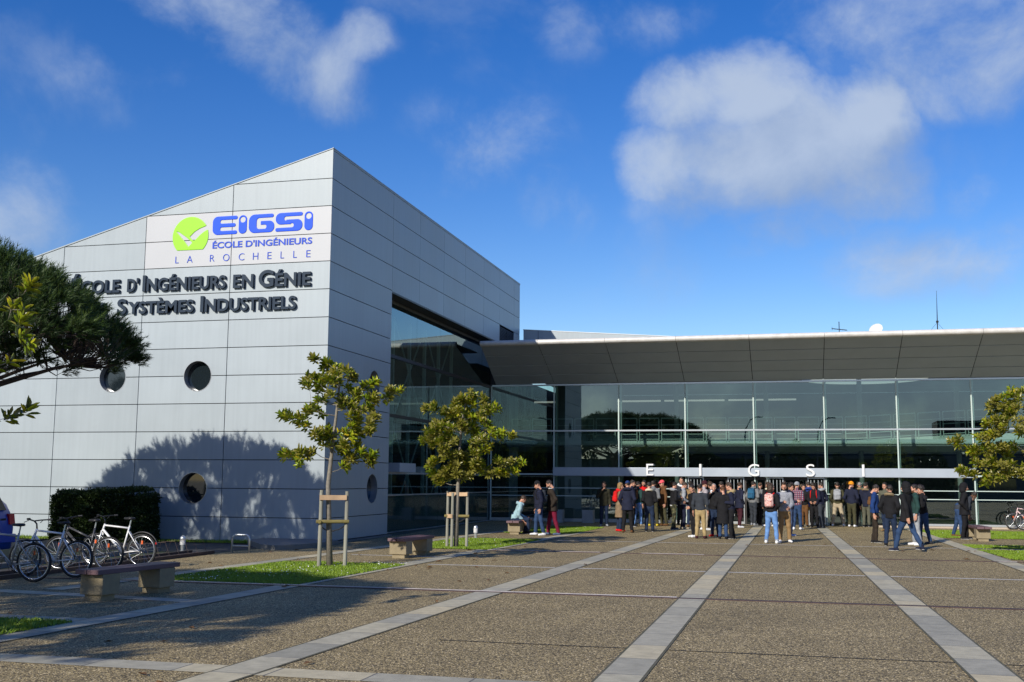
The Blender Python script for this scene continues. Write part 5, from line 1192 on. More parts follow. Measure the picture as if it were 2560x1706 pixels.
HAIR = {k: mat('hair_'+k, c, .5, 0, .35, 30, .5, 90) for k, c in dict(dark=(.020, .014, .010), brown=(.045, .026, .014), blond=(.26, .16, .06), auburn=(.10, .04, .015), grey=(.22, .21, .20)).items()}
M['shoe_sole'] = mat('shoe_sole', (.5, .5, .48), .7); M['eye'] = mat('eye_dark', (.012, .01, .01), .2)

# --- head, modelled once: origin at the base of the skull, looking along -y
def head_mesh():
    G, lo = grid((-.10, -.14, -.16), (.10, .12, .15), .0065)
    d = ell(G, (0, .012, .045), (.076, .096, .094)); d = smin(d, ell(G, (0, -.022, -.035), (.058, .068, .078)), .03)
    d = smin(d, ell(G, (0, -.055, -.088), (.030, .028, .022)), .03)
    d = smin(d, cone(G, (0, -.092, .012), (0, -.113, -.030), .008, .0135), .012)
    for s in (-1, 1):
        d = np.maximum(d, -(ell(G, (s*.031, -.098, .008), (.017, .016, .010)))) if False else smin(d, 1e3+0*d, 0)
        e = ell(G, (s*.031, -.100, .010), (.019, .017, .012)); d = -smin(-d, e, .012)
        d = smin(d, cone(G, (s*.012, -.090, .030), (s*.048, -.078, .028), .009, .008), .01)
        d = smin(d, ell(G, (s*.080, .012, -.005), (.010, .020, .032)), .006); d = smin(d, ell(G, (s*.045, -.055, -.030), (.022, .028, .02)), .02)
        d = smin(d, cone(G, (0, -.094, -.054), (s*.022, -.084, -.055), .008, .005), .008); d = smin(d, cone(G, (0, -.092, -.066), (s*.018, -.083, -.066), .009, .005), .008)
    d = smin(d, cone(G, (0, .020, -.06), (0, .035, -.17), .054, .056), .025)
    return nets(d, lo, .0065)
HEAD = head_mesh()
def hair_net(kind):
    G, lo = grid((-.15, -.16, -.30), (.15, .17, .20), .0085); X, Y, Z = G
    nz = .006*np.sin(60*X+20*Z)*np.sin(50*Y+9)+.004*np.sin(95*Z+40*X)
    cr = ell(G, (0, .020, .053), (.083, .101, .096))
    face = np.maximum(Y+.045-(Z-.06)*.0, Z-.085+(Y+.045)*.3)         # cut the face free
    line = .010*np.sin(70*X)+(Z-.088+(Y+.085)*1.35)/1.7          # hairline: high over the brow, slanting down to the ear and nape
    if kind == 'short': d = np.maximum(np.maximum(cr, -line), -(Z+.065-Y*.1))
    elif kind == 'crop': d = np.maximum(np.maximum(ell(G, (0, .017, .049), (.0785, .0975, .0945)), -line), -(Z+.05))
    elif kind == 'curly': d = np.maximum(smin(cr-.018, ell(G, (0, -.02, .12), (.085, .09, .055)), .03)+.010*np.sin(75*X)*np.sin(70*Y)*np.sin(80*Z), -line)
    elif kind == 'quiff': d = smin(np.maximum(np.maximum(cr, -line), -(Z+.06)), ell(G, (0, -.045, .135), (.062, .060, .035)), .025)
    elif kind == 'bob': d = np.maximum(smin(cr-.008, ell(G, (0, .035, -.045), (.098, .085, .11)), .04), -np.maximum(Y+.035, Z-.075))
    elif kind == 'long': d = np.maximum(smin(cr-.006, ell(G, (0, .06, -.11), (.095, .060, .16)), .05), -np.maximum(Y+.035, Z-.075))
    elif kind == 'bun': d = smin(np.maximum(cr, -line), ell(G, (0, .085, .13), (.05, .05, .045)), .012)
    elif kind == 'beard': d = np.maximum(smin(ell(G, (0, -.034, -.055), (.064, .070, .072)), 1e3+0*X, 0), np.maximum(Z+.018+.3*(Y+.05), Y+.005)); d = np.maximum(d, -ell(G, (0, -.10, -.058), (.022, .02, .007)))
    elif kind == 'cap':
        d = np.maximum(ell(G, (0, .012, .055), (.090, .108, .105)), -(Z-.045)); br = np.maximum(ell(G, (0, -.105, .052), (.075, .085, .012)), Y+.06); return nets(np.minimum(d, br), lo, .0085)
    elif kind == 'beanie': d = np.maximum(ell(G, (0, .014, .062), (.091, .109, .108)), -(Z-.028-(Y)*-.15)); d = smin(d, np.maximum(np.maximum(ell(G, (0, .014, .05), (.097, .114, .11)), Z-.07), .028-Z), .004); return nets(d+nz*.5, lo, .0085)
    elif kind == 'hood':
        d = ell(G, (0, .03, .03), (.112, .128, .140)); d = smin(d, ell(G, (0, .05, -.10), (.12, .10, .10)), .05); d = np.maximum(d, -ell(G, (0, -.13, .01), (.085, .11, .115))); return nets(d+nz*.6, lo, .0085)
    return nets(d+nz, lo, .0085)
HAIRN = {}
def hairn(k):
    if k not in HAIRN: HAIRN[k] = hair_net(k)
    return HAIRN[k]
# --- a hand, modelled once: wrist at the origin, fingers along -z, palm facing +x (towards the thigh), thumb to -y
def hand_mesh(curl):
    G, lo = grid((-.05, -.085, -.22), (.075, .06, .02), .0048)
    d = smin(rbox(G, (0, 0, -.055), (.013, .040, .046), .012), cone(G, (0, 0, .012), (0, 0, -.02), .026, .027), .02)
    for k, (y, l) in enumerate(((-.030, .072), (-.010, .080), (.010, .075), (.029, .058))):
        p = np.array([0, y, -.095]); a = .12+curl*.15
        for seg, f in enumerate((.45, .32, .26)):
            q = p+np.array([math.sin(a), 0, -math.cos(a)])*l*f; d = smin(d, cone(G, p, q, .0088-.0008*seg, .0080-.0008*seg), .003 if seg else .008); p = q; a += curl*(.75+.06*k)
    p = np.array([.006, -.032, -.030]); 
    for q, r in ((np.array([.018, -.056, -.062]), .0105), (np.array([.030, -.062, -.092]), .009)): d = smin(d, cone(G, p, q, r+.001, r), .008); p = q
    return nets(d, lo, .0048)
HANDS = [hand_mesh(.35), hand_mesh(1.0)]

def rotm(ax, a): return np.array(Matrix.Rotation(a, 3, ax))
def body_pose(p):
    """joints for a 1.75 m figure standing at the origin and facing -y"""
    J = {}; sit = p.get('sit'); lean = p.get('lean', 0); st = p.get('stance', .10); stride = p.get('stride', 0.)
    hz = .50 if sit else .92; back = 0 if not sit else .16
    hip = np.array([0, back, hz])
    for s, n in ((-1, 'r'), (1, 'l')):
        J['hip'+n] = hip+[s*.085, 0, 0]
        if sit: J['kn'+n] = np.array([s*.11, -.30, .50]); J['an'+n] = np.array([s*.10, -.26+s*.06, .085])
        else:
            fy = -stride*s if stride else p.get('feet', (0, 0))[0 if s < 0 else 1]
            J['an'+n] = np.array([s*st, fy+.02, .085+(.05 if stride and fy > .1 else 0)]); J['kn'+n] = (J['hip'+n]+J['an'+n])/2+[0, -.025-.05*abs(stride), .0]
    Rm = rotm('X', lean)                   # positive lean bends forward (-y)
    up = lambda v: hip+Rm@np.array(v, float)
    J['pel'] = hip; J['waist'] = up([0, -.005, .16]); J['chest'] = up([0, 0, .40]); J['neck'] = up([0, .005, .58]); J['head'] = up([0, -.012, .685])
    for s, n in ((-1, 'r'), (1, 'l')): J['sh'+n] = up([s*.178, .005, .50])
    arms = p.get('arms', 'down'); arms = arms if isinstance(arms, tuple) else (arms, arms)      # (right, left) of the person
    for s, n, a in ((-1, 'r', arms[0]), (1, 'l', arms[1])):
        e, w = {'down': ([s*.235, .035, .21], [s*.245, -.03, -.04]), 'pocket': ([s*.265, .09, .24], [s*.195, -.07, .03]), 'phone': ([s*.235, .02, .22], [s*.085, -.25, .27]), 'low': ([s*.24, .03, .21], [s*.12, -.20, .12]),
                'drink': ([s*.25, -.13, .30], [s*.07, -.20, .54]), 'cross': ([s*.225, -.03, .23], [-s*.07, -.19, .27]), 'fwd': ([s*.23, -.10, .23], [s*.20, -.20, -.01]), 'aft': ([s*.23, .13, .22], [s*.235, .17, -.03]),
                'strap': ([s*.26, .0, .24], [s*.13, -.17, .43]), 'reach': ([s*.2, -.22, .28], [s*.15, -.42, .12]), 'sitphone': ([s*.23, -.06, .20], [s*.08, -.36, .20]), 'knee': ([s*.24, -.05, .20], [s*.14, -.36, .04])}[a]
        J['el'+n] = up(e); J['wr'+n] = up(w)
    J['yaw'] = p.get('hyaw', 0.); J['nod'] = p.get('nod', 0.); J['lean'] = lean
    return J
def fold_noise(G, seed, amp):
    X, Y, Z = G; a = seed*1.7
    return amp*(np.sin(21*Z+9*X+a)*np.sin(13*X-8*Y+a*2)+.6*np.sin(38*Z-17*X+12*Y+a*3))
def person(label, px, py, face, top, top_c, leg_c, shoe_c, hair=('short', 'dark'), h=1.75, extras=(), skin=0, xy=None, **p):
    x, y = xy if xy else at(px, py); sd = int(px*7+py) % 97; g = random.Random(sd)
    # 'face' is measured from the line to the viewer: 0 looks at the camera, 90 to the right of the picture
    view = math.atan2(x, y); t = thing('person', label, 'person', (x, y, 0), R(face)-view, 'students standing outside the entrance'); s = h/1.75; t.scale = (s, s, s)
    if not p.get('sit') and 'lean' not in p: p['lean'] = g.uniform(-.02, .09)
    if 'hyaw' not in p: p['hyaw'] = g.uniform(-28, 28)
    if 'nod' not in p: p['nod'] = g.uniform(-2, 14)
    if 'stance' not in p: p['stance'] = g.uniform(.08, .15)
    if 'feet' not in p and not p.get('stride'): q_ = g.uniform(-.07, .07); p['feet'] = (q_, -q_)
    J = body_pose(p); H = .018
    jr = lambda *n: [J[k] for k in n]
    pts = np.array([v for k, v in J.items() if isinstance(v, np.ndarray)])
    # body: one skin surface from neck to ankles, with the head and hands worked into the same mesh
    G, lo = grid(pts.min(0)-[.14, .16, .12], pts.max(0)+[.14, .16, .06], .021)
    d = cone(G, J['pel']+[0, 0, -.02], J['waist'], .125, .115, .75); d = smin(d, cone(G, J['waist'], J['chest'], .115, .135, .7), .06); d = smin(d, cone(G, J['shr'], J['shl'], .058, .058), .06)
    d = smin(d, cone(G, J['neck']+[0, .02, -.06], J['head']+[0, .02, -.06], .058, .052), .03)
    for n in 'rl':
        d = smin(d, cone(G, J['sh'+n], J['el'+n], .050, .040), .02); d = smin(d, cone(G, J['el'+n], J['wr'+n], .040, .028), .015)
        d = smin(d, cone(G, J['hip'+n], J['kn'+n], .085, .052), .03); d = smin(d, cone(G, J['kn'+n], J['an'+n], .050, .036), .02)
    V, Q = nets(d, lo, .021); Vs = [V]; Qs = [Q]; off = len(V)
    Rh = rotm('Z', R(J['yaw']))@rotm('X', J['lean']*.7+R(J['nod']))
    def headv(net, k=1.0): return (net[0]*k)@Rh.T+J['head']+[0, 0, .055]
    Vs.append(headv(HEAD)); Qs.append(HEAD[1]+off); off += len(HEAD[0])
    cover = 'pocket'
    arms = p.get('arms', 'down'); arms = arms if isinstance(arms, tuple) else (arms, arms)
    for n, sgn_, a in (('r', -1, arms[0]), ('l', 1, arms[1])):
        if a == 'pocket': continue
        hv, hq = HANDS[0 if a in ('down', 'fwd', 'aft', 'knee') else 1]; hv = hv.copy(); hq = hq.copy()
        if sgn_ > 0: hv[:, 0] *= -1; hq = hq[:, ::-1]
        dv = J['wr'+n]-J['el'+n]; dv /= np.linalg.norm(dv); zx = -dv; xx = np.cross([0, -1, 0], zx) if abs(zx[1]) < .9 else np.array([1., 0, 0]); xx = np.array([1., 0, 0])-zx*zx[0]; xx /= np.linalg.norm(xx); yy = np.cross(zx, xx)
        hv = hv@np.stack([xx, yy, zx], 0)+J['wr'+n]; Vs.append(hv); Qs.append(hq+off); off += len(hv)
    obj('body', np_mesh('body', np.concatenate(Vs), np.concatenate(Qs)), SKIN[skin], t, True)
    # trousers
    G, lo = grid(pts.min(0)-[.16, .16, .10], np.array([.26, .30, J['pel'][2]+.20]), H)
    d = cone(G, J['pel']+[0, .005, -.03], J['pel']+[0, 0, .10], .150, .148, .74)
    for n in 'rl':
        lg = smin(cone(G, J['hip'+n]+[0, .008, -.02], J['kn'+n], .102, .070), cone(G, J['kn'+n], J['an'+n]+[0, .005, .02], .068, .060), .03); d = smin(d, lg, .025)
    d = d+fold_noise(G, sd, .0050)*(1+0*G[0]); d = np.maximum(d, .075-G[2])
    V, Q = nets(d, lo, H); obj('trousers', np_mesh('trousers', V, Q), FM(leg_c), t, True)
    # shoes
    for n, s_ in (('r', -1), ('l', 1)):
        a = J['an'+n]; dz = a[2]-.085; ty = s_*.12
        G, lo = grid(a+[-.12, -.24, -.12], a+[.12, .12, .09], .013)
        tip = a+[s_*.03, -.155, -.052]; d = smin(cone(G, a+[0, .045, -.040], tip, .044, .036, 1.0), cone(G, a+[0, .01, .03], a+[0, 0, -.03], .048, .046), .03); d = np.maximum(d, dz-G[2])
        V, Q = nets(d, lo, .013); so_ = obj('shoe', np_mesh('shoe', V, Q), FM(shoe_c), t, True)
        sl_ = np.maximum(cone(G, a+[0, .045, -.040], tip, .049, .041), np.maximum(dz-G[2], G[2]-dz-.024)); V, Q = nets(sl_, lo, .013); obj('sole', np_mesh('sole', V, Q), M['shoe_sole'] if shoe_c in ('white', 'pale_grey', 'navy', 'blue', 'black') and g.random() < .7 else M['black'], so_, True)
    # upper garment
    long_ = {'long_coat': .40, 'coat': .12}.get(top, -.06); puff = {'parka': .022, 'puffer': .026, 'coat': .012, 'long_coat': .014, 'hoodie': .010, 'jacket': .010, 'sweater': .004}[top]
    hem = J['pel'][2]-{'long_coat': .40, 'coat': .14, 'parka': .10, 'puffer': .04, 'hoodie': .0, 'jacket': .0, 'sweater': -.01}[top]
    lo_ = pts.min(0)-[.18, .20, 0]; lo_[2] = hem-.05
    G, lo = grid(lo_, pts.max(0)+[.18, .20, .0], H); ZZ = G[2]
    dn = np.array([J['pel'][0], J['pel'][1], hem-.02])
    d = cone(G, J['pel']+[0, 0, .06], J['waist'], .152+puff, .146+puff, .74); d = smin(d, cone(G, J['waist'], J['chest'], .146+puff, .162+puff, .70), .07)
    d = smin(d, cone(G, dn, J['pel']+[0, 0, .06], .158+puff+(.052 if 'coat' in top else 0), .152+puff+(.022 if 'coat' in top else 0), .76), .04)
    d = smin(d, cone(G, J['shr'], J['shl'], .072+puff*.7, .072+puff*.7), .07); d = smin(d, cone(G, J['neck']+[0, .02, -.07], J['neck']+[0, .015, .015 if top == 'sweater' else .035], .082, .066 if top == 'sweater' else .074), .04)
    for n, a in (('r', arms[0]), ('l', arms[1])):
        ar = smin(cone(G, J['sh'+n], J['el'+n], .070+puff*.6, .058+puff*.6), cone(G, J['el'+n], J['wr'+n]-(J['wr'+n]-J['el'+n])*.04, .058+puff*.6, .042+puff*.4), .02); d = smin(d, ar, .022)
    if top == 'puffer' or 'puffer' in extras: d = d+.007*np.cos(ZZ*95)
    d = d+fold_noise(G, sd+5, .0055); d = np.maximum(d, hem-ZZ)
    if top in ('hoodie', 'parka') and 'hood' not in extras:
        nb = J['neck']; hd_ = smin(ell(G, nb+[0, .085, -.02], (.105, .065, .085)), cone(G, nb+[-.085, .03, -.01], nb+[.085, .03, -.01], .045, .045), .04); d = smin(d, hd_, .025)
    V, Q = nets(d, lo, H); nm = {'long_coat': 'coat', 'puffer': 'jacket', 'parka': 'jacket'}.get(top, top); obj(nm, np_mesh(nm, V, Q), FM(top_c), t, True)
    hat = [e for e in extras if e.split(':')[0] in ('cap', 'beanie', 'hood')]
    if hair[0] != 'none' and not (hat and hat[0].startswith('hood')):
        kd = hair[0]
        V = headv(hairn(kd), 1.0 if not hat else .97); obj('hair', np_mesh('hair', V, hairn(kd)[1]), HAIR[hair[1]], t, True)
    for e in extras:
        k, _, c = e.partition(':')
        if k in ('cap', 'beanie', 'hood'): obj(k, np_mesh(k, headv(hairn(k)), hairn(k)[1]), FM(c), t, True)
        elif k == 'beard': obj('beard', np_mesh('beard', headv(hairn('beard')), hairn('beard')[1]), HAIR[c or hair[1]], t, True)
        elif k in ('fur_collar', 'scarf', 'hood_down'):
            nb = J['neck']; G, lo = grid(nb-[.20, .18, .16], nb+[.20, .24, .14], .013); d = 1e3+0*(G[0]+G[1]+G[2])
            rr = {'fur_collar': .042, 'scarf': .050, 'hood_down': .055}[k]; ry = .115 if k != 'scarf' else .085; n_ = 14; a0, a1 = (R(-35), R(215)) if k != 'scarf' else (0, R(360))
            for i in range(n_):
                aa = a0+(a1-a0)*i/n_; bb = a0+(a1-a0)*(i+1)/n_; f = lambda q: nb+[.108*math.cos(q), .02+ry*math.sin(q), -.005+.035*math.sin(q)]; d = smin(d, cone(G, f(aa), f(bb), rr, rr), .012)
            X, Y, Z = G; d = d+(.008*np.sin(120*X)*np.sin(110*Y)*np.sin(130*Z+2) if k == 'fur_collar' else .004*np.sin(60*Z+30*X))
            if k == 'scarf': d = smin(d, cone(G, nb+[.03, -.10, -.02], nb+[.04, -.13, -.14], .045, .04, .6), .02)
            V, Q = nets(d, lo, .013); obj(k, np_mesh(k, V, Q), FM(c), t, True)
        elif k == 'eyes':
            for s_ in (-1, 1):
                b = MB().lathe([(.001, -.009), (.0085, -.004), (.0085, .004), (.001, .009)], n=10); Vv = np.array(b.v)+[s_*.031, -.088, .010]; b.v = [tuple(q) for q in headv((Vv,))]; b.build('eye', M['eye'], t, True)
        elif k == 'collar':
            nb = J['neck']; b = MB().ring((nb[0], nb[1]+.012, nb[2]+.025), .068, .016, 'z', 22, 6); b.build('collar', FM(c), t, True)
        elif k == 'hem':
            b = MB().ring((0, J['pel'][1], hem-.01), .158, .022, 'z', 26, 6); b.v = [(a, J['pel'][1]+(q-J['pel'][1])*.76, z) for a, q, z in b.v]; b.build('shirt_hem', FM(c), t, True)
        elif k == 'cuffs':
            for n in 'rl': b = MB().ring(tuple(J['an'+n]+[0, .005, .03]), .052, .016, 'z', 18, 6); b.build('turn_up', FM(c), t, True)
    t['_j'] = 0; del t['_j']
    held = [e.split(':') for e in p.get('hold', ())]
    for hn, kind, lab in held:
        w = J['wr'+hn]; dv = w-J['el'+hn]; dv = dv/np.linalg.norm(dv); c = (w+dv*.095)*s; r_ = Matrix.Rotation(R(face)-view, 3, 'Z'); wp = Vector((x, y, 0))+r_@Vector(c)
        if kind == 'phone': o = MB().box(-.036, -.005, -.072, .036, .005, .072).build('phone', M['black'], None, bevel=.003); o.rotation_euler = (R(-50), 0, R(face)-view)
        else: o = MB().lathe([(.026, -.05), (.038, .05)], n=18).build('cup', FM('white'), None, True); o.rotation_euler = (R(-25), 0, R(face)-view)
        o.location = wp; tag(o, lab, kind)
    bag = p.get('bag')
    if bag: backpack(bag[0], bag[1], t, J, s, *bag[2:])
    return t
_bp = {}
def backpack(color, label, who, J, s, size=1.0, kind='back'):
    G, lo = grid((-.2, -.1, -.3), (.2, .2, .3), .014); k = 'bp'
    if k not in _bp:
        d = smin(rbox(G, (0, .06, -.02), (.145, .075, .215), .07), rbox(G, (0, .12, -.10), (.115, .05, .11), .045), .012); d = smin(d, cone(G, (-.04, .02, .20), (.04, .02, .20), .015, .015), .01)+.003*np.sin(45*G[2]+20*G[0])
        _bp[k] = nets(d, lo, .014)
        st = MB()
        for q in (-1, 1): st.tube([(q*.10, .0, .17), (q*.115, -.10, .215), (q*.12, -.20, .18), (q*.125, -.245, .05), (q*.14, -.20, -.10), (q*.12, -.02, -.17)], [.02]*6, 8)
        _bp['st'] = st
        zp = MB(); zp.tube([(-.10, .163, -.03), (0, .172, -.025), (.10, .163, -.03)], .006, 6); zp.tube([(-.12, .10, .10), (-.06, .125, .165), (.06, .125, .165), (.12, .10, .10)], .006, 6); _bp['z'] = zp
    V, Q = _bp[k]
    rz = who.rotation_euler[2]; rm = Matrix.Rotation(rz, 3, 'Z'); up_ = J['chest']; off_ = np.array([0, .115, -.02])
    Rl = rotm('X', J['lean']); c = (up_+Rl@off_)*s; loc = Vector(who.location)+rm@Vector(c)
    t = thing('backpack', label, 'backpack', loc, rz, 'bags carried by the students'); t.rotation_euler = (J['lean'], 0, rz); t.scale = (s*size,)*3
    obj('bag', np_mesh('bag', V, Q), FM(color), t, True)
    st = MB(); st.v = list(_bp['st'].v); st.f = list(_bp['st'].f)
    n2 = len(st.v)//2; 
    for q in (0, 1):
        m_ = MB(); m_.v = st.v[q*n2:(q+1)*n2]; m_.f = [tuple(i-q*n2 for i in f) for f in st.f if q*n2 <= f[0] < (q+1)*n2]; m_.build('strap', FM('black' if color not in ('red', 'floral', 'orange') else 'red'), t, True)
    z = MB(); z.v = list(_bp['z'].v); z.f = list(_bp['z'].f); z.build('zip', M['black'], t)

P_ = person
# left group by the bench
P_('seated person in a pale denim jacket on the shaded bench, bent over a phone', 0, 0, 90, 'jacket', 'pale_denim', 'dark_denim', 'black', ('short', 'brown'), 1.72, ('hood_down:pale_denim',), xy=(-9.05, 36.75), sit=True, lean=.42, nod=18, arms=('knee', 'sitphone'), hold=('l:phone:black phone in the hand of the person seated on the bench',))
P_('person in a navy puffer jacket and dark cap, facing left beside the seated one', 1347, 1339, -75, 'puffer', 'navy', 'denim', 'white', ('short', 'dark'), 1.74, ('cap:black',), lean=.06, nod=20, arms='down', feet=(-.1, .1), bag=('charcoal', 'dark grey backpack on the navy puffer jacket by the bench'))
P_('bearded person in a dark brown coat and burgundy trousers beside the bench', 1382, 1338, -80, 'coat', 'dark_brown', 'burgundy', 'slate', ('short', 'dark'), 1.78, ('beard:', 'collar:white'), lean=.16, nod=25, feet=(-.16, .14), arms='pocket')
P_('person in a dark olive coat alone in the shade, hand at the mouth', 1510, 1316, 0, 'parka', 'dark_olive', 'dark_denim', 'pale_grey', ('short', 'brown'), 1.74, ('eyes',), arms=('drink', 'down'))
# crowd, left part
P_('fair haired person in a long tan coat with a red scarf', 1549, 1329, 100, 'long_coat', 'coat_tan', 'dark_denim', 'red', ('bob', 'blond'), 1.70, ('scarf:red',), lean=.05, arms='phone', bag=('red', 'bright red backpack on the tan coat', .95))
P_('person in a long navy parka and blue cap, from behind, by the red backpack', 1569, 1332, 170, 'coat', 'navy', 'black', 'brown', ('short', 'dark'), 1.76, ('cap:blue', 'hood_down:navy'), arms='pocket', stance=.15)
P_('dark haired person in a navy jacket half hidden behind the long navy parka', 1582, 1317, 80, 'jacket', 'navy', 'black', 'black', ('short', 'dark'), 1.80, ())
P_('person in a dark green jacket and light blue jeans wearing a brown backpack', 1595, 1316, 135, 'jacket', 'green', 'light_denim', 'beige', ('short', 'dark'), 1.74, arms='down', feet=(-.08, .1), bag=('brown', 'caramel brown backpack on the dark green jacket', 1.0))
P_('bearded person in a bright red jacket facing the viewer', 1610, 1312, 10, 'jacket', 'red', 'black', 'black', ('short', 'dark'), 1.80, ('beard:', 'eyes'), nod=15, arms='phone')
P_('person in a black jacket with a cream fleece collar, seen from behind', 1624, 1330, 175, 'jacket', 'black', 'dark_denim', 'black', ('short', 'dark'), 1.72, ('fur_collar:cream',), arms='low', stance=.12)
P_('person in a grey hoodie, olive trousers and yellow shoes behind the cream fleece collar', 1634, 1316, 165, 'hoodie', 'grey', 'olive', 'yellow', ('short', 'dark'), 1.78, arms='phone', stance=.15)
P_('person in a coral pink cap and brown hooded coat facing left', 1659, 1315, -70, 'coat', 'brown', 'olive', 'brown', ('short', 'brown'), 1.80, ('cap:coral', 'hood_down:brown'), nod=8, arms=('low', 'down'))
P_('person in a black gilet over a grey hood with camouflage trousers', 1685, 1324, 110, 'jacket', 'black', 'camo', 'navy', ('short', 'dark'), 1.73, ('hood_down:pale_grey', 'hem:white'), nod=15, arms='phone')
P_('tall person in a dark suit with a white scarf, head above the crowd', 1704, 1312, 20, 'jacket', 'charcoal', 'black', 'black', ('crop', 'dark'), 1.93, ('scarf:white', 'eyes'), nod=10)
P_('person in a pale grey hoodie and navy trousers, facing right', 1709, 1323, 95, 'hoodie', 'pale_grey', 'navy', 'beige', ('short', 'brown'), 1.74, nod=20, lean=.06, arms='low', bag=('beige', 'beige canvas backpack on the pale grey hoodie', .95))
P_('person in an olive jacket facing left behind the black dressed slim one', 1728, 1318, 160, 'jacket', 'olive', 'dark_denim', 'brown', ('short', 'dark'), 1.77, arms='strap', bag=('tan', 'tan leather backpack on the olive jacket', .9))
P_('slim person dressed all in black with white trainers, next to the khaki chinos', 1735, 1344, -60, 'sweater', 'black', 'black', 'white', ('short', 'dark'), 1.66, nod=22, arms=('phone', 'low'), stance=.07)
P_('person in a charcoal sweater and khaki chinos seen from behind', 1752, 1347, 172, 'sweater', 'charcoal', 'khaki', 'maroon', ('short', 'dark'), 1.68, ('collar:white',), nod=8, arms='down', stance=.13)
P_('person in a greyish pink top and maroon beanie behind the charcoal sweater', 1762, 1326, 110, 'hoodie', 'pinkish', 'beige', 'white', ('short', 'brown'), 1.78, ('beanie:maroon',), arms='pocket')
P_('brown haired person in a dark jacket behind the one drinking from a cup', 1779, 1319, -150, 'jacket', 'charcoal', 'black', 'black', ('curly', 'brown'), 1.74)
P_('short haired person in a black jacket drinking from a white cup, in red trainers', 1788, 1342, -20, 'jacket', 'black', 'dark_denim', 'red', ('crop', 'grey'), 1.70, ('eyes',), arms=('drink', 'pocket'), nod=-4, hold=('r:cup:white cup raised to the mouth by the one in black',))
P_('dark haired person in navy behind the hair bun', 1803, 1318, 140, 'jacket', 'navy', 'black', 'black', ('short', 'dark'), 1.77)
P_('person with a brown hair bun in a long black coat and blue jeans, from behind', 1808, 1348, 175, 'long_coat', 'black', 'denim', 'black', ('bun', 'auburn'), 1.62, (), arms='low', stance=.11)
P_('person in a blue jacket with a mustard lined hood, facing left, in black trousers', 1829, 1348, -80, 'jacket', 'navy', 'black', 'black', ('short', 'brown'), 1.74, ('hood_down:khaki',), nod=12, arms='phone', stance=.08)
P_('person in a navy overcoat, maroon trousers and white trainers walking away alone', 1850, 1320, 125, 'coat', 'navy', 'maroon', 'white', ('short', 'brown'), 1.74, arms='pocket', stride=.10, nod=10)
# crowd, middle
P_('person in a grey hoodie with a blue backpack, facing the middle doors', 1884, 1314, 150, 'hoodie', 'grey', 'charcoal', 'pale_grey', ('short', 'dark'), 1.79, lean=.08, arms='pocket', bag=('teal', 'petrol blue backpack on the grey hoodie', 1.05))
P_('person in a grey jumper and black trousers beside the blue backpack', 1899, 1313, 120, 'sweater', 'grey', 'black', 'black', ('crop', 'brown'), 1.74, lean=.08)
P_('person with a white collar half hidden behind the pink floral backpack', 1923, 1317, -150, 'jacket', 'black', 'black', 'white', ('short', 'brown'), 1.77, ('fur_collar:cream',))
P_('person with dark bobbed hair in a black sweater and light blue jeans, from behind', 1930, 1359, 160, 'sweater', 'black', 'light_denim', 'white', ('bob', 'brown'), 1.72, ('cuffs:pale_grey',), arms='low', stance=.17, hyaw=-35, bag=('floral', 'pink floral backpack on the black sweater', .95))
P_('person in a marled grey sweater and tan chinos looking towards the viewer', 1963, 1357, 8, 'sweater', 'marl', 'tan', 'white', ('quiff', 'brown'), 1.75, ('eyes', 'collar:white', 'beard:brown'), arms=('phone', 'low'), stance=.14, hold=('r:phone:dark phone held by the one in the marled sweater',))
P_('dark haired person in a navy jacket and slate jeans behind the marled sweater', 1977, 1341, 70, 'jacket', 'navy', 'slate', 'blue', ('curly', 'dark'), 1.72, nod=12, arms='phone')
P_('person in a plain grey beanie with a plaid shirt and blue jeans, from behind', 1994, 1325, 160, 'jacket', 'plaid', 'denim', 'white', ('short', 'dark'), 1.76, ('beanie:pale_grey',), arms='low', stance=.13)
P_('person in a white cap rising behind the plaid shirt', 2006, 1313, 170, 'jacket', 'charcoal', 'black', 'black', ('short', 'dark'), 1.87, ('cap:white',))
P_('dark haired person in black facing the viewer beside the plaid shirt', 2012, 1318, -20, 'jacket', 'black', 'brown', 'black', ('short', 'dark'), 1.68, ('eyes',), nod=15, arms='phone')
P_('person in a royal blue coat and beige trousers, from behind', 2024, 1316, 175, 'coat', 'royal', 'khaki', 'beige', ('short', 'dark'), 1.78, ('hood_down:royal',), arms='low')
P_('person with an orange strap over a black jacket, looking down towards the viewer', 2037, 1319, -10, 'jacket', 'black', 'black', 'black', ('curly', 'dark'), 1.72, ('eyes',), nod=24, arms='low', bag=('orange', 'rucksack with orange straps worn by the one looking down', .95))
P_('person in a navy jacket with a pale grey hood and grey trousers, facing left', 2055, 1321, -125, 'jacket', 'navy', 'charcoal', 'charcoal', ('short', 'dark'), 1.76, ('hood_down:pale_grey',), arms='pocket', stance=.12)
P_('person in an amber brown jacket partly hidden right of the pale grey hood', 2068, 1314, 30, 'jacket', 'tan', 'dark_denim', 'black', ('short', 'brown'), 1.74)
P_('person in an olive jacket and beige cargo trousers, legs apart, from behind', 2096, 1316, 178, 'jacket', 'olive', 'beige', 'white', ('short', 'dark'), 1.77, arms='pocket', stance=.22, bag=('pale_grey', 'pale grey backpack on the olive jacket', 1.05))
P_('person in an orange beanie and navy jacket, from behind', 2131, 1318, 165, 'jacket', 'navy', 'olive', 'white', ('short', 'brown'), 1.79, ('beanie:orange',), arms='pocket', hyaw=-40, stance=.12)
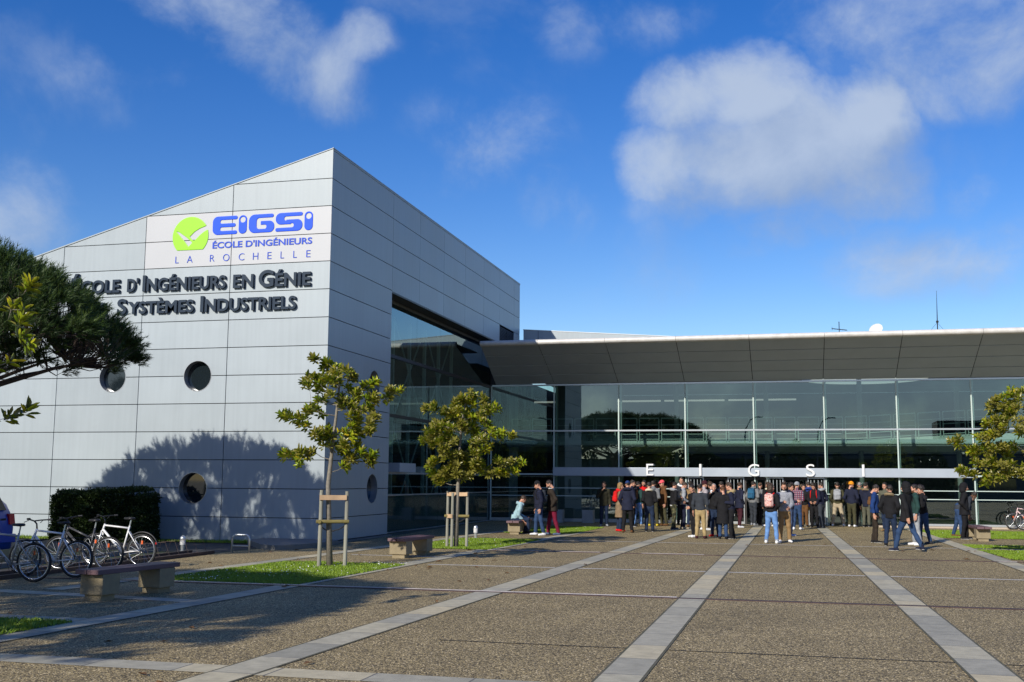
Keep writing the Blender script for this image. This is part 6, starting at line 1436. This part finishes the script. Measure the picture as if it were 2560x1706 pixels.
P_('grey haired person in a black parka with a fur edge beside the orange beanie', 2152, 1317, 170, 'parka', 'black', 'black', 'black', ('crop', 'grey'), 1.78, ('fur_collar:fur',))
P_('person in a navy parka with a wide tan fur hood and grey trousers', 2167, 1318, 165, 'parka', 'navy', 'grey_green', 'black', ('short', 'dark'), 1.76, ('fur_collar:fur',), nod=10)
# right group
P_('person in a bright blue jacket and brown trousers looking down to the right', 2189, 1358, 80, 'jacket', 'blue', 'dark_brown', 'black', ('short', 'dark'), 1.70, nod=28, lean=.06, arms='down', stance=.06, bag=('brown', 'small brown leather bag at the back of the bright blue jacket', .62))
P_('person in an olive jacket and jeans facing the viewer behind the fur trimmed black parka', 2216, 1329, -25, 'jacket', 'grey_green', 'dark_denim', 'tan', ('short', 'dark'), 1.77, ('eyes',), nod=10)
P_('person in a black parka with a broad sandy fur hood and jeans, from behind', 2228, 1366, 165, 'parka', 'black', 'dark_denim', 'black', ('short', 'dark'), 1.70, ('fur_collar:fur',), arms='pocket', stance=.12)
P_('person in a black hooded jacket and blue jeans striding to the left', 2270, 1379, -120, 'coat', 'black', 'denim', 'navy', ('none', 'dark'), 1.77, ('hood:black',), stride=.30, arms=('fwd', 'aft'))
P_('bearded person in a dark green sweater with a sling bag, facing left', 2292, 1364, -80, 'sweater', 'green', 'pale_grey', 'white', ('short', 'dark'), 1.72, ('beard:auburn',), nod=8, arms=('pocket', 'down'), stance=.12, bag=('black', 'black shoulder bag with a yellow patch beside the dark green sweater', .85))
P_('dark haired person in a black jacket and blue jeans holding a phone to the ear', 2311, 1360, -60, 'jacket', 'black', 'denim', 'charcoal', ('curly', 'dark'), 1.68, nod=12, arms=('low', 'drink'), feet=(-.1, .12))
P_('hooded person in a long black coat standing alone at the right by the bench', 2414, 1349, 95, 'coat', 'black', 'black', 'black', ('none', 'dark'), 1.76, ('hood:black',), arms='pocket', nod=10, stance=.08)
P_('person bending over the right hand bench behind the hooded one', 2398, 1343, 85, 'jacket', 'charcoal', 'denim', 'brown', ('short', 'dark'), 1.72, skin=2, lean=.85, nod=10, arms='reach', feet=(-.12, .16))
